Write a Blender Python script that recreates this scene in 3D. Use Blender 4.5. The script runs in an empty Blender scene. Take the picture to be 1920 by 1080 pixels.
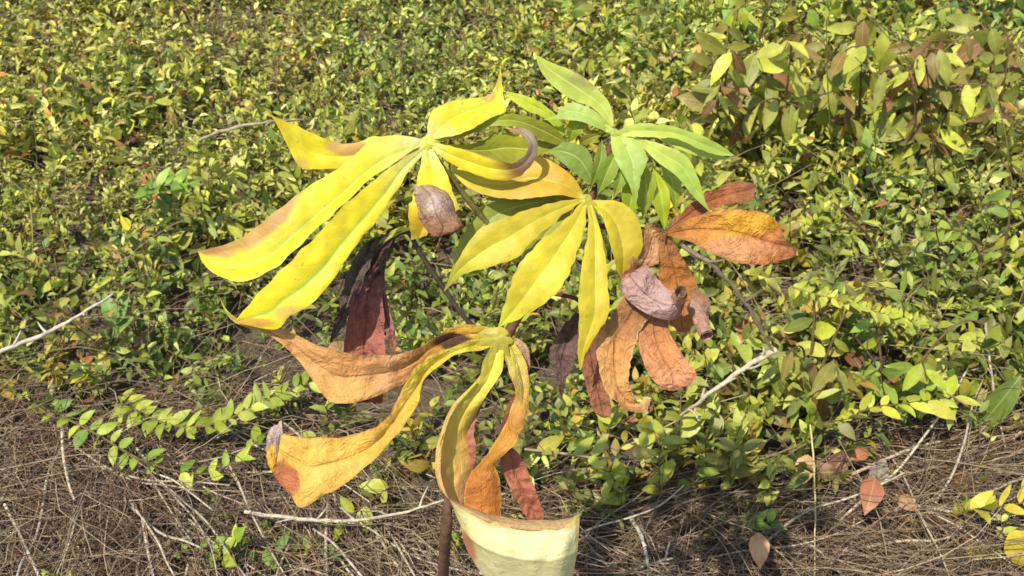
import bpy, math, random
import numpy as np
from mathutils import Vector, noise
rnd = random.Random(11)
rng = np.random.default_rng(7)
sc = bpy.context.scene
COL = sc.collection
R = math.radians

# ------------------------------------------------------------------ camera
PITCH, CAMH, HFOV = 40.0, 1.10, 55.0
F = 960.0 / math.tan(R(HFOV / 2))
cam_d = bpy.data.cameras.new('camera')
cam = bpy.data.objects.new('camera', cam_d); COL.objects.link(cam)
cam.location = (0, 0, CAMH); cam.rotation_euler = (R(90 - PITCH), 0, 0)
cam_d.sensor_width = 36; cam_d.angle = R(HFOV)
cam_d.clip_start = 0.02; cam_d.clip_end = 500
cam_d.dof.use_dof = True; cam_d.dof.focus_distance = 0.69; cam_d.dof.aperture_fstop = 24
sc.camera = cam
# ------------------------------------------------------------------ sky, sun, exposure
SUN = Vector((-0.36, -0.42, 1.0)).normalized()
w = bpy.data.worlds.new('World'); sc.world = w; w.use_nodes = True
nt = w.node_tree
sky = nt.nodes.new('ShaderNodeTexSky'); sky.sky_type = 'NISHITA'; sky.sun_disc = False
sky.sun_elevation = math.asin(SUN.z); sky.sun_rotation = math.atan2(SUN.x, SUN.y) % (2 * math.pi)
nt.nodes['Background'].inputs[1].default_value = 0.15
nt.links.new(sky.outputs[0], nt.nodes['Background'].inputs[0])
sd = bpy.data.lights.new('sun', 'SUN'); sd.energy = 4.0; sd.angle = R(0.6); sd.color = (1, 0.95, 0.86)
so = bpy.data.objects.new('sun', sd); COL.objects.link(so)
so.rotation_euler = SUN.to_track_quat('Z', 'Y').to_euler()
sc.view_settings.view_transform = 'Standard'; sc.view_settings.look = 'None'
sc.view_settings.exposure = 0.5; sc.view_settings.gamma = 1.0

# ------------------------------------------------------------------ pixel <-> place
cp, sp = math.cos(R(PITCH)), math.sin(R(PITCH))
FW = np.array((0, cp, -sp)); UP = np.array((0, sp, cp)); CAM = np.array((0, 0, CAMH))
D0 = 0.65; UNIT = D0 / F                       # one photo pixel at the plant, in metres
def P(x, y, d=0.0):
    z = D0 + d * UNIT
    return CAM + FW * z + np.array((1, 0, 0)) * ((x - 960) / F * z) + UP * ((540 - y) / F * z)
def pix(p):
    q = np.asarray(p) - CAM; z = q @ FW
    return 960 + q[..., 0] / z * F, 540 - (q @ UP) / z * F
def hgt(x, y):
    return 0.03 * noise.noise(Vector((x * 1.7, y * 1.7, 3))) + 0.012 * noise.noise(Vector((x * 6, y * 6, 8)))
def G(x, y, z=0.0):                            # where the ray through a photo pixel meets height z above the ground
    d = FW + np.array((1, 0, 0)) * ((x - 960) / F) + UP * ((540 - y) / F)
    p = CAM + d * ((z - CAMH) / d[2]); return np.array((p[0], p[1], z + hgt(p[0], p[1])))
def lin(c): return tuple(((v / 255 + .055) / 1.055) ** 2.4 if v > 10 else v / 255 / 12.92 for v in c)
def C(r, g, b, k=0.85): return np.array(lin((r, g, b))) * k

# ------------------------------------------------------------------ materials
def N(t, kind, **kw):
    n = t.nodes.new(kind)
    for k, v in kw.items(): setattr(n, k, v)
    return n
def math_n(t, op, a, b=None):
    n = N(t, 'ShaderNodeMath', operation=op)
    for i, v in enumerate((a, b)):
        if v is None: continue
        if isinstance(v, (int, float)): n.inputs[i].default_value = v
        else: t.links.new(v, n.inputs[i])
    return n.outputs[0]
def mixc(t, fac, a, b, mode='MIX'):
    n = N(t, 'ShaderNodeMix', data_type='RGBA', blend_type=mode)
    for s, v in ((n.inputs[0], fac), (n.inputs[6], a), (n.inputs[7], b)):
        if isinstance(v, (int, float)): s.default_value = v
        elif isinstance(v, (tuple, list, np.ndarray)): s.default_value = (*v[:3], 1)
        else: t.links.new(v, s)
    return n.outputs[2]
def leaf_mat(name, source='attr', rough=.5, transl=.3, vein=.25, veincol=(.55, .6, .12), nveins=14., mott=.25, scale=90., bump=.25, spec=.35, dark=(.3, .2, .1), streak=0., stain=0., crinkle=0.):
    m = bpy.data.materials.new(name); m.use_nodes = True; t = m.node_tree; t.nodes.clear(); L = t.links.new
    out = N(t, 'ShaderNodeOutputMaterial')
    if source == 'attr':
        a = N(t, 'ShaderNodeAttribute', attribute_name='Top').outputs[0]
        b = N(t, 'ShaderNodeAttribute', attribute_name='Under').outputs[0]
        geo = N(t, 'ShaderNodeNewGeometry')
        col = mixc(t, geo.outputs['Backfacing'], a, b)
    elif source == 'obj':
        col = N(t, 'ShaderNodeObjectInfo').outputs['Color']
    else:
        col = N(t, 'ShaderNodeAttribute', attribute_name='Top').outputs[0]
    tc = N(t, 'ShaderNodeTexCoord'); gm = N(t, 'ShaderNodeNewGeometry')
    pos = gm.outputs['Position']
    nz = N(t, 'ShaderNodeTexNoise'); nz.inputs['Scale'].default_value = scale; nz.inputs['Detail'].default_value = 5
    nz.inputs['Roughness'].default_value = .65; L(pos, nz.inputs['Vector'])
    mr = N(t, 'ShaderNodeMapRange'); mr.inputs[1].default_value = .35; mr.inputs[2].default_value = .7
    mr.inputs[3].default_value = 1 + mott * .5; mr.inputs[4].default_value = 1 - mott
    L(nz.outputs[0], mr.inputs[0])
    cmb = N(t, 'ShaderNodeCombineColor')
    for i in range(3): L(mr.outputs[0], cmb.inputs[i])
    col = mixc(t, 1.0, col, cmb.outputs[0], 'MULTIPLY')
    hgt_in = nz.outputs[0]
    if vein > 0:
        sx = N(t, 'ShaderNodeSeparateXYZ'); L(tc.outputs['UV'], sx.inputs[0])
        au = math_n(t, 'ABSOLUTE', math_n(t, 'SUBTRACT', math_n(t, 'MULTIPLY', sx.outputs[0], 2.), 1.))
        wb = N(t, 'ShaderNodeTexNoise'); wb.inputs['Scale'].default_value = scale * .6; wb.inputs['Detail'].default_value = 3; L(pos, wb.inputs['Vector'])
        ph = math_n(t, 'SUBTRACT', math_n(t, 'MULTIPLY', sx.outputs[1], nveins), math_n(t, 'MULTIPLY', au, 2.2))
        ph = math_n(t, 'ADD', ph, math_n(t, 'MULTIPLY', wb.outputs[0], 1.3))
        fr = math_n(t, 'ABSOLUTE', math_n(t, 'SUBTRACT', math_n(t, 'FRACT', ph), .5))
        lat = N(t, 'ShaderNodeMapRange', interpolation_type='SMOOTHSTEP'); L(fr, lat.inputs[0])
        lat.inputs[1].default_value = .0; lat.inputs[2].default_value = .11; lat.inputs[3].default_value = 1; lat.inputs[4].default_value = 0
        mid = N(t, 'ShaderNodeMapRange', interpolation_type='SMOOTHSTEP'); L(au, mid.inputs[0])
        mid.inputs[1].default_value = .02; mid.inputs[2].default_value = .085; mid.inputs[3].default_value = 1; mid.inputs[4].default_value = 0
        v = math_n(t, 'MAXIMUM', math_n(t, 'MULTIPLY', math_n(t, 'MULTIPLY', lat.outputs[0], .55), nz.outputs[0]), mid.outputs[0])
        col = mixc(t, math_n(t, 'MULTIPLY', v, vein), col, veincol)
        hgt_in = math_n(t, 'SUBTRACT', nz.outputs[0], math_n(t, 'MULTIPLY', v, .5))
    if streak > 0:                                             # fibres along the blade
        mp = N(t, 'ShaderNodeMapping'); mp.inputs['Scale'].default_value = (16, 5, 1); L(tc.outputs['UV'], mp.inputs[0])
        oi = N(t, 'ShaderNodeObjectInfo'); mp2 = N(t, 'ShaderNodeVectorMath', operation='ADD'); L(mp.outputs[0], mp2.inputs[0])
        cx = N(t, 'ShaderNodeCombineXYZ'); L(math_n(t, 'MULTIPLY', oi.outputs['Random'], 50.), cx.inputs[2]); L(cx.outputs[0], mp2.inputs[1])
        sn = N(t, 'ShaderNodeTexNoise'); sn.inputs['Scale'].default_value = 1.; sn.inputs['Detail'].default_value = 6; sn.inputs['Roughness'].default_value = .7; sn.inputs['Distortion'].default_value = .6; L(mp2.outputs[0], sn.inputs['Vector'])
        sr = N(t, 'ShaderNodeMapRange'); L(sn.outputs[0], sr.inputs[0]); sr.inputs[1].default_value = .3; sr.inputs[2].default_value = .7; sr.inputs[3].default_value = 1 - streak; sr.inputs[4].default_value = 1 + streak * 1.2
        c2 = N(t, 'ShaderNodeCombineColor'); L(sr.outputs[0], c2.inputs[0]); L(math_n(t, 'POWER', sr.outputs[0], 1.25), c2.inputs[1]); L(math_n(t, 'POWER', sr.outputs[0], 1.5), c2.inputs[2])
        col = mixc(t, 1.0, col, c2.outputs[0], 'MULTIPLY')
        hgt_in = math_n(t, 'ADD', hgt_in, math_n(t, 'MULTIPLY', sn.outputs[0], streak * 7))
    if stain > 0:                                              # brown freckling, thicker towards the margin
        st = N(t, 'ShaderNodeTexNoise'); st.inputs['Scale'].default_value = scale * 2.2; st.inputs['Detail'].default_value = 6; st.inputs['Roughness'].default_value = .75; L(pos, st.inputs['Vector'])
        e_ = math_n(t, 'ADD', st.outputs[0], math_n(t, 'MULTIPLY', math_n(t, 'POWER', au, 5.), .16))
        s3 = N(t, 'ShaderNodeMapRange', interpolation_type='SMOOTHSTEP'); L(e_, s3.inputs[0]); s3.inputs[1].default_value = .56; s3.inputs[2].default_value = .72; s3.inputs[4].default_value = stain
        col = mixc(t, s3.outputs[0], col, (.2, .095, .035))
    if crinkle > 0:                                            # dried, puckered tissue
        ck = N(t, 'ShaderNodeTexNoise'); ck.inputs['Scale'].default_value = 75; ck.inputs['Detail'].default_value = 4; ck.inputs['Roughness'].default_value = .6; ck.inputs['Distortion'].default_value = 1.2; L(pos, ck.inputs['Vector'])
        rd = math_n(t, 'ABSOLUTE', math_n(t, 'SUBTRACT', ck.outputs[0], .5))
        hgt_in = math_n(t, 'ADD', hgt_in, math_n(t, 'MULTIPLY', rd, crinkle * 9))
        cr = N(t, 'ShaderNodeMapRange', interpolation_type='SMOOTHSTEP'); L(rd, cr.inputs[0]); cr.inputs[1].default_value = 0; cr.inputs[2].default_value = .035; cr.inputs[3].default_value = .3 * crinkle; cr.inputs[4].default_value = 0
        col = mixc(t, cr.outputs[0], col, (.16, .08, .035))
    # tiny specks
    sp_ = N(t, 'ShaderNodeTexNoise'); sp_.inputs['Scale'].default_value = scale * 5; sp_.inputs['Detail'].default_value = 2; L(pos, sp_.inputs['Vector'])
    s2 = N(t, 'ShaderNodeMapRange'); L(sp_.outputs[0], s2.inputs[0]); s2.inputs[1].default_value = .66; s2.inputs[2].default_value = .74; s2.inputs[4].default_value = .55
    col = mixc(t, s2.outputs[0], col, dark)
    bp = N(t, 'ShaderNodeBump'); bp.inputs['Strength'].default_value = bump; bp.inputs['Distance'].default_value = .002; L(hgt_in, bp.inputs['Height'])
    pr = N(t, 'ShaderNodeBsdfPrincipled'); pr.inputs['Roughness'].default_value = rough; pr.inputs['Specular IOR Level'].default_value = spec
    L(col, pr.inputs['Base Color']); L(bp.outputs[0], pr.inputs['Normal'])
    if transl > 0:
        tr = N(t, 'ShaderNodeBsdfTranslucent'); L(col, tr.inputs['Color'])
        mx = N(t, 'ShaderNodeMixShader'); mx.inputs[0].default_value = transl
        L(pr.outputs[0], mx.inputs[1]); L(tr.outputs[0], mx.inputs[2]); L(mx.outputs[0], out.inputs[0])
    else: L(pr.outputs[0], out.inputs[0])
    return m
M_YEL = leaf_mat('yellow_leaf', vein=.28, veincol=lin((196, 214, 92)), mott=.14, scale=70, transl=.22, streak=.05, stain=.14)
M_DEAD = leaf_mat('withered_leaf', vein=.3, veincol=lin((120, 72, 34)), mott=.24, scale=170, transl=.12, bump=.8, nveins=11, rough=.6, streak=.1, stain=.28, crinkle=.5)
M_TWIST = leaf_mat('twisted_leaf', vein=.16, veincol=lin((176, 150, 80)), mott=.1, scale=140, transl=.15, bump=.65, nveins=9, rough=.58, streak=.04, stain=.36, crinkle=.36)
M_CREAM = leaf_mat('cream_leaf', vein=.1, veincol=lin((190, 176, 110)), mott=.1, scale=90, transl=.12, bump=.4, nveins=8, rough=.6, streak=.02, stain=.16, crinkle=.15)
M_GRN = leaf_mat('young_green_leaf', vein=.4, veincol=lin((205, 222, 120)), mott=.12, scale=60, transl=.3, rough=.5, spec=.25)
M_SPRIG = leaf_mat('sprig_leaf', 'obj', vein=.3, veincol=lin((190, 196, 110)), mott=.3, scale=55, transl=.28, nveins=6., rough=.45)
M_COVER = leaf_mat('cover_leaf', 'col', vein=0, mott=.3, scale=55, transl=.3, rough=.42, spec=.32)
M_STRAW = leaf_mat('dry_straw', 'col', vein=0, mott=.35, scale=80, transl=0, rough=.75, spec=.2)
M_STEM = leaf_mat('bark_stem', 'obj', vein=0, mott=.45, scale=120, transl=0, rough=.75, bump=.6, spec=.2)
# ground: dark soil and rotted thatch
M_SOIL = bpy.data.materials.new('soil'); M_SOIL.use_nodes = True
t = M_SOIL.node_tree; pr = t.nodes['Principled BSDF']; pr.inputs['Roughness'].default_value = .95
geo = N(t, 'ShaderNodeNewGeometry')
n1 = N(t, 'ShaderNodeTexNoise'); n1.inputs['Scale'].default_value = 60; n1.inputs['Detail'].default_value = 9; n1.inputs['Roughness'].default_value = .75
n2 = N(t, 'ShaderNodeTexNoise'); n2.inputs['Scale'].default_value = 3; n2.inputs['Detail'].default_value = 4
t.links.new(geo.outputs['Position'], n1.inputs[0]); t.links.new(geo.outputs['Position'], n2.inputs[0])
c = mixc(t, n1.outputs[0], lin((52, 42, 34)), lin((132, 112, 90)))
c = mixc(t, math_n(t, 'MULTIPLY', n2.outputs[0], .6), c, lin((84, 78, 48)))
bp = N(t, 'ShaderNodeBump'); bp.inputs['Distance'].default_value = .01; bp.inputs['Strength'].default_value = .8
t.links.new(n1.outputs[0], bp.inputs['Height']); t.links.new(bp.outputs[0], pr.inputs['Normal']); t.links.new(c, pr.inputs['Base Color'])

# ------------------------------------------------------------------ object helpers
def tag(o, label=None, cat=None, group=None, kind=None):
    for k, v in (('label', label), ('category', cat), ('group', group), ('kind', kind)):
        if v: o[k] = v
    return o
def empty(name, loc):
    o = bpy.data.objects.new(name, None); COL.objects.link(o); o.location = tuple(loc); o.empty_display_size = .05; return o
def mesh(name, V, Fc, mat, origin=(0, 0, 0), top=None, under=None, uv=None, smooth=True):
    me = bpy.data.meshes.new(name)
    V = np.asarray(V, dtype=np.float64) - np.asarray(origin, dtype=np.float64)
    Fc = np.asarray(Fc) if not isinstance(Fc, list) else Fc
    if isinstance(Fc, np.ndarray):
        nf, k = Fc.shape
        me.vertices.add(len(V)); me.vertices.foreach_set('co', V.ravel())
        me.loops.add(nf * k); me.loops.foreach_set('vertex_index', Fc.ravel().astype(np.int32))
        me.polygons.add(nf); me.polygons.foreach_set('loop_start', np.arange(0, nf * k, k, dtype=np.int32))
        me.update(calc_edges=True); me.validate()
    else:
        me.from_pydata([tuple(v) for v in V], [], Fc)
    if smooth: me.polygons.foreach_set('use_smooth', np.ones(len(me.polygons), dtype=bool))
    for nm, arr in (('Top', top), ('Under', under)):
        if arr is None: continue
        arr = np.asarray(arr); a = me.attributes.new(nm, 'FLOAT_COLOR', 'POINT')
        a.data.foreach_set('color', np.concatenate([np.clip(arr, 0, 1), np.ones((len(arr), 1))], 1).ravel().astype(np.float32))
    if uv is not None:
        l = me.uv_layers.new(name='UVMap'); idx = np.empty(len(me.loops), dtype=np.int32); me.loops.foreach_get('vertex_index', idx)
        l.data.foreach_set('uv', np.asarray(uv)[idx].ravel().astype(np.float32))
    me.materials.append(mat); return me
def link(name, me, parent=None, color=None):
    o = bpy.data.objects.new(name, me); COL.objects.link(o)
    if parent is not None: o.parent = parent
    if color is not None: o.color = (*[float(v) for v in color[:3]], 1)
    return o
def catmull(pts, n, arclen=True):
    p = np.asarray(pts, float)
    if len(p) == 1: return np.repeat(p, n, 0)
    if len(p) == 2:
        return p[0] + (p[1] - p[0]) * np.linspace(0, 1, n)[:, None]
    q = np.vstack([2 * p[0] - p[1], p, 2 * p[-1] - p[-2]])
    out = []
    m = 16
    for i in range(1, len(q) - 2):
        a, b, c_, d = q[i - 1], q[i], q[i + 1], q[i + 2]
        tt = np.linspace(0, 1, m, endpoint=False)[:, None]
        out.append(.5 * (2 * b + (c_ - a) * tt + (2 * a - 5 * b + 4 * c_ - d) * tt ** 2 + (3 * b - a - 3 * c_ + d) * tt ** 3))
    out = np.vstack(out + [p[-1:]])
    if arclen:
        s = np.concatenate([[0], np.cumsum(np.linalg.norm(np.diff(out, axis=0), axis=1))])
    else: s = np.arange(len(out), dtype=float)
    s = s / s[-1]; v = np.linspace(0, 1, n)
    return np.stack([np.interp(v, s, out[:, k]) for k in range(out.shape[1])], 1)
def prof(a, n):
    if isinstance(a, (int, float)): return np.full(n, float(a))
    return catmull(np.asarray(a, float)[:, None], n, arclen=False)[:, 0]
def tube_data(pts, radii, sides=6, n=None):
    n = n or max(6, len(pts) * 4)
    c_ = catmull(pts, n); r_ = prof(list(radii), n) if not isinstance(radii, (int, float)) else np.full(n, radii)
    t_ = np.gradient(c_, axis=0); t_ /= np.linalg.norm(t_, axis=1)[:, None] + 1e-12
    ref = np.array((0.31, 0.2, 0.93)); a = np.cross(t_, ref); a /= np.linalg.norm(a, axis=1)[:, None] + 1e-9; b = np.cross(t_, a)
    th = np.linspace(0, 2 * np.pi, sides, endpoint=False)
    V = (c_[:, None] + r_[:, None, None] * (a[:, None] * np.cos(th)[None, :, None] + b[:, None] * np.sin(th)[None, :, None])).reshape(-1, 3)
    i, j = np.meshgrid(np.arange(n - 1), np.arange(sides), indexing='ij'); j2 = (j + 1) % sides
    Fq = np.stack([i * sides + j, (i + 1) * sides + j, (i + 1) * sides + j2, i * sides + j2], -1).reshape(-1, 4)
    return V, Fq
def nzv(x, y, z=0.): return noise.noise(Vector((x, y, z)))

# ------------------------------------------------------------------ the ground
def make_ground():
    xs = np.concatenate([[-60, -25, -10, -5], np.linspace(-3, 3, 121), [5, 10, 25, 60]])
    ys = np.concatenate([[-60, -25, -10, -4, -1.5], np.linspace(-.5, 5, 111), [8, 14, 30, 70]])
    V = [(x, y, hgt(x, y) - .004) for y in ys for x in xs]; k = len(xs)
    Fc = [(j * k + i, j * k + i + 1, (j + 1) * k + i + 1, (j + 1) * k + i) for j in range(len(ys) - 1) for i in range(k - 1)]
    o = link('ground', mesh('ground', V, Fc, M_SOIL)); tag(o, 'dark soil strewn with rotted thatch under the plants', 'ground', kind='structure')
make_ground()

# ------------------------------------------------------------------ the palmate plant
BASE = np.array((-0.075, 0.585, 0.0)); BASE[2] = hgt(BASE[0], BASE[1])
plant = empty('palmate_plant', BASE)
tag(plant, 'tall palmate leaved plant with yellow, green and withered orange brown leaves', 'plant')

def colfn(stops, edge=None, edge_w=.25, edge_v=(0, 1), edge_side=0, patches=(), mid=None, mott=.12):
    """pigment of a leaflet: colours along its length, a dried margin, stains, the painted dark of a hollow"""
    stops = [np.array(s) for s in stops]
    def f(s, v, x, y, seed):
        t_ = v * (len(stops) - 1); i = min(int(t_), len(stops) - 2) if len(stops) > 1 else 0
        c_ = stops[i] + (stops[i + 1] - stops[i]) * (t_ - i) if len(stops) > 1 else stops[0].copy()
        n_ = nzv(x * .018, y * .018, seed); n2 = nzv(x * .06, y * .06, seed + 5)
        if mid is not None:
            k = max(0, 1 - abs(s) / .24); c_ = c_ + (mid - c_) * k * .8
        if edge is not None and edge_v[0] <= v <= edge_v[1] and edge_side * s >= 0:
            q = (v - edge_v[0]) / (edge_v[1] - edge_v[0] + 1e-6); wv = edge_w * (min(1, q * 5) if edge_v[0] > 0 else 1)
            k = (abs(s) - (1 - wv) + .25 * n_ * min(1, wv * 3) + .12 * n2 * min(1, wv * 4)) / .12
            c_ = c_ + (edge - c_) * min(1, max(0, k)) * .85
        for (px, py, rx, ry, pc, st) in patches:
            q = ((x - px) / rx) ** 2 + ((y - py) / ry) ** 2
            k = min(1, max(0, (1.15 - q + .7 * n_ + .35 * n2) / .5)) * st
            c_ = c_ + (pc - c_) * k
        return c_ * (1 + mott * n2 + mott * n_)
    return f
SEED = [0]
def ribbon(parent, E1, E2, d, col, mat=None, under=None, fold=.25, tilt=0., mb=.5, bulge=.12, wr=1.5, wave=0., Mid=None, n=52, nu=16, name='leaflet', label=None, flip=None):
    SEED[0] += 1; seed = SEED[0] * 3.7
    mat = mat or M_YEL; gain = np.array((1.16, 1.1, 1.14)) if mat in (M_DEAD, M_TWIST, M_CREAM) else np.array((.94, .91, .9))
    if mat in (M_DEAD, M_TWIST, M_CREAM): wr *= 1.5; n = int(n * 1.3); nu += 4
    v = np.linspace(0, 1, n); s = np.linspace(-1, 1, nu + 1)
    if len(E1[0]) == 3:                                        # rows given in full
        e1 = catmull(E1, n, False); e2 = catmull(E2, n, False); m = catmull(Mid, n, False)
        full = True
    else:
        full = False
        a1 = catmull(E1, n); a2 = catmull(E2, n); mbv = prof(mb, n)[:, None]
        am = catmull(Mid, n) if Mid is not None else a1 * (1 - mbv) + a2 * mbv
        hw = np.linalg.norm(a2 - a1, axis=1) / 2; dm = prof(d, n); fo = prof(fold, n); ti = prof(tilt, n)
        e1 = np.column_stack([a1, dm - (fo + ti) * hw]); e2 = np.column_stack([a2, dm - (fo - ti) * hw]); m = np.column_stack([am, dm])
    V = []; Ct = []; Cu = []; UVs = []
    for i in range(n):
        hwi = np.linalg.norm(e2[i] - e1[i]) / 2
        for j, sj in enumerate(s):
            a = abs(sj); e = e1[i] if sj < 0 else e2[i]
            p = m[i] + (e - m[i]) * a
            p = p.copy(); p[2] -= bulge * hwi * 4 * a * (1 - a) * .5
            kk = min(1., hwi / 12.)
            p[2] += wr * kk * (nzv(p[0] * .03, p[1] * .03, seed) * 2 + nzv(p[0] * .09, p[1] * .09, seed) * .8 + nzv(p[0] * .2, p[1] * .2, seed) * .35)
            p[2] += wave * kk * a * a * math.sin(v[i] * 21 + sj * 1.3 + seed)
            e_in = 3. * kk * a ** 3 * nzv(v[i] * 17, sj, seed); p[0] += e_in; p[1] += e_in
            V.append(P(*p)); c0 = col(sj, v[i], p[0], p[1], seed) * gain; Ct.append(c0)
            Cu.append(under(sj, v[i], p[0], p[1], seed) * 1.05 if under else c0 * .55 + np.array((.30, .27, .16)) * .45)
            UVs.append(((sj + 1) / 2, v[i]))
    k = nu + 1
    V = np.array(V)
    Fc = [(i * k + j, i * k + j + 1, (i + 1) * k + j + 1, (i + 1) * k + j) for i in range(n - 1) for j in range(nu)]
    i = int(n * .3); a, b, c_ = V[i * k], V[i * k + nu], V[(i + 3) * k + nu // 2]
    nn = np.cross(b - a, c_ - a)
    fl = nn @ (CAM - a) < 0
    if flip is not None: fl = flip if not fl else not flip
    if fl: Fc = [f[::-1] for f in Fc]
    o = link(name, mesh(name, V, Fc, mat, BASE, Ct, Cu, UVs), parent)
    if label: o['label'] = label
    return o
def tube(name, parent, pts, radii, color, sides=8, world=False, n=None, mat=None, origin=None):
    w_ = [np.array(p) if world else P(*p) for p in pts]
    V, Fq = tube_data(w_, radii, sides, n)
    return link(name, mesh(name, V, Fq, mat or M_STEM, BASE if origin is None else origin), parent, color)

Y0 = C(240, 222, 40); YG = C(214, 218, 60); YO = C(232, 190, 40); OR = C(206, 146, 62); TAN = C(204, 152, 96)
BR = C(150, 104, 60); DBR = C(92, 66, 48); PK = C(178, 142, 126); GRY = C(168, 146, 122); GRN = C(172, 192, 76); LG = C(202, 216, 96)
RST = C(150, 84, 50); OL = C(150, 152, 44); PALE = C(214, 212, 160); DG = C(136, 154, 60); CR = C(220, 216, 130)
RED = C(150, 86, 68)

# stem
sb = P(836, 1000, 250)
stem = tube('main_stem', plant, [P(1146, 268, 30), P(1120, 350, 62), P(1062, 450, 92), P(1003, 540, 120), P(945, 640, 150), P(892, 760, 180), P(856, 870, 215), sb, BASE * .45 + sb * .55 + np.array((-.004, 0, 0)), BASE + np.array((0, 0, -.02))],
            [.0028, .0034, .004, .0042, .0045, .0048, .005, .0054, .0062, .0075], C(112, 84, 62), 10, True, 60)
def leaf(label, petiole, rad=.0017, color=None):
    o = tube('palmate_leaf', plant, petiole, rad, color if color is not None else C(190, 190, 90), 7)
    o['label'] = label; return o

def hub(parent, x, y, d, r, col, rays, sag=.35):
    """the web where the leaflets of a leaf join: a small dished disc with a lobe towards each leaflet"""
    k, m = 48, 5; V = [P(x, y, d - 2.5)]; SEED[0] += 1
    for i in range(1, m + 1):
        for j in range(k):
            th = 2 * math.pi * j / k; rr = .42
            for (a_, l_) in rays:
                dd_ = (th - R(a_) + math.pi) % (2 * math.pi) - math.pi; rr = max(rr, .42 + (l_ - .42) * math.exp(-(dd_ / .3) ** 2))
            q = r * rr * i / m; V.append(P(x + q * math.cos(th), y + q * math.sin(th), d - 3 + sag * q * (i / m) - .8 * math.cos(th * 3)))
    Fc = [(0, 1 + j, 1 + (j + 1) % k) for j in range(k)] + [(1 + i * k + j, 1 + (i + 1) * k + j, 1 + (i + 1) * k + (j + 1) % k, 1 + i * k + (j + 1) % k) for i in range(m - 1) for j in range(k)]
    cc = [col * (1 + .1 * nzv(*(v * 300))) for v in V]
    return link('leaf_hub', mesh('leaf_hub', V, Fc, M_COVER, BASE, cc, cc), parent)

# ---- leaf A: the broad yellow leaf on the left side
A = leaf('large bright yellow leaf with browned tips', [(800, 268, 3), (812, 290, 14), (872, 368, 44), (915, 420, 66), (1000, 530, 118)], [.0022, .002, .0024, .0026, .003], C(112, 104, 52))
ribbon(A, [(800, 263), (745, 256), (700, 258), (655, 270), (605, 258), (550, 233), (515, 219), (497, 205)],
       [(798, 272), (745, 292), (695, 312), (640, 317), (592, 318), (562, 313), (542, 280), (520, 235), (498, 206)],
       [0, 14, 26, 20, 0, -25], colfn([CR, Y0, Y0, Y0, YO], patches=[(655, 275, 50, 16, TAN, .8), (560, 310, 18, 14, TAN, .5)]), tilt=.05, fold=.15)
ribbon(A, [(796, 263), (742, 252), (692, 268), (640, 310), (580, 350), (520, 396), (450, 446), (402, 464), (372, 470)],
       [(796, 273), (745, 300), (700, 331), (642, 384), (582, 440), (532, 488), (500, 512), (450, 527), (410, 518), (384, 497), (371, 472)],
       [0, -14, -36, -52, -50, -20], colfn([CR, Y0, Y0, Y0, Y0], mid=C(176, 204, 60), edge=C(196, 142, 74), edge_w=.62, edge_v=(.52, 1), edge_side=-1, patches=[(395, 466, 40, 10, C(166, 112, 58), .7)]),
       mb=.72, fold=.12, tilt=-.25, n=56, nu=16)
ribbon(A, [(792, 276), (742, 303), (703, 337), (642, 389), (592, 443), (541, 493), (500, 534), (470, 565), (440, 603)],
       [(800, 284), (766, 322), (736, 370), (700, 420), (652, 482), (620, 530), (582, 570), (545, 592), (515, 617), (442, 606)],
       [-2, -18, -46, -66, -62, -30], colfn([CR, Y0, Y0, Y0, Y0], mid=C(160, 200, 60), patches=[(555, 590, 40, 18, TAN, .55), (470, 606, 50, 8, OR, .8)]),
       mb=[.5, .66, .66, .6, .5], fold=.16, tilt=.12, n=56, nu=16)
ribbon(A, [(793, 280), (786, 320), (779, 352), (766, 395), (771, 450)], [(812, 280), (836, 322), (849, 360), (855, 395), (800, 442)],
       [0, -10, -14, -8, 6], colfn([CR, Y0, Y0, YO, C(206, 176, 60)], edge=C(196, 140, 80), edge_w=.12, edge_side=1, edge_v=(.4, 1)), fold=[.2, .2, .1, .3, .3])
ribbon(A, [(774, 350), (780, 385), (790, 418), (812, 445)], [(806, 345), (840, 362), (852, 394), (869, 428), (838, 440)], [-18, -44, -50, -40],
       colfn([C(176, 150, 120), C(178, 152, 126), C(160, 120, 86), C(140, 92, 56)], edge=C(140, 92, 56), edge_w=.14, patches=[(812, 384, 18, 22, C(206, 190, 170), .7)]), fold=[-.3, -.7, -.7, -.3], bulge=.5, wr=3, mat=M_DEAD)
ribbon(A, [(808, 266), (850, 275), (905, 291), (945, 305), (968, 304), (988, 286), (990, 266), (976, 252), (956, 247)],
       [(806, 276), (842, 304), (888, 326), (930, 338), (975, 330), (1003, 300), (1007, 266), (988, 243), (955, 241)],
       [0, -10, -24, -34, -40, -60, -74, -60], colfn([CR, Y0, Y0, Y0, BR, GRY, GRY, BR], edge=C(176, 130, 70), edge_w=.16, edge_v=(.3, .7)), tilt=.3, fold=.1)
ribbon(A, [(801, 258), (803, 232), (813, 205), (845, 190), (890, 183), (913, 180), (928, 162), (936, 138), (938, 115)],
       [(812, 263), (868, 249), (920, 222), (948, 208), (945, 186), (942, 165), (940, 140), (938, 116)],
       [0, -4, 4, 16, 24, 40], colfn([CR, Y0, YG, Y0, YO], patches=[(915, 178, 14, 12, TAN, .7), (935, 150, 6, 24, OL, .6)]), fold=.22, tilt=-.2)
ribbon(A, [(808, 262), (868, 243), (910, 225), (952, 213), (1000, 221), (1038, 238), (1062, 264)],
       [(808, 266), (870, 256), (920, 238), (970, 240), (1015, 262), (1045, 272), (1063, 266)],
       [0, 6, 10, 14, 24, 44], colfn([CR, OL, C(170, 176, 50), OL, OL]), fold=.3, mat=M_GRN)
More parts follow.
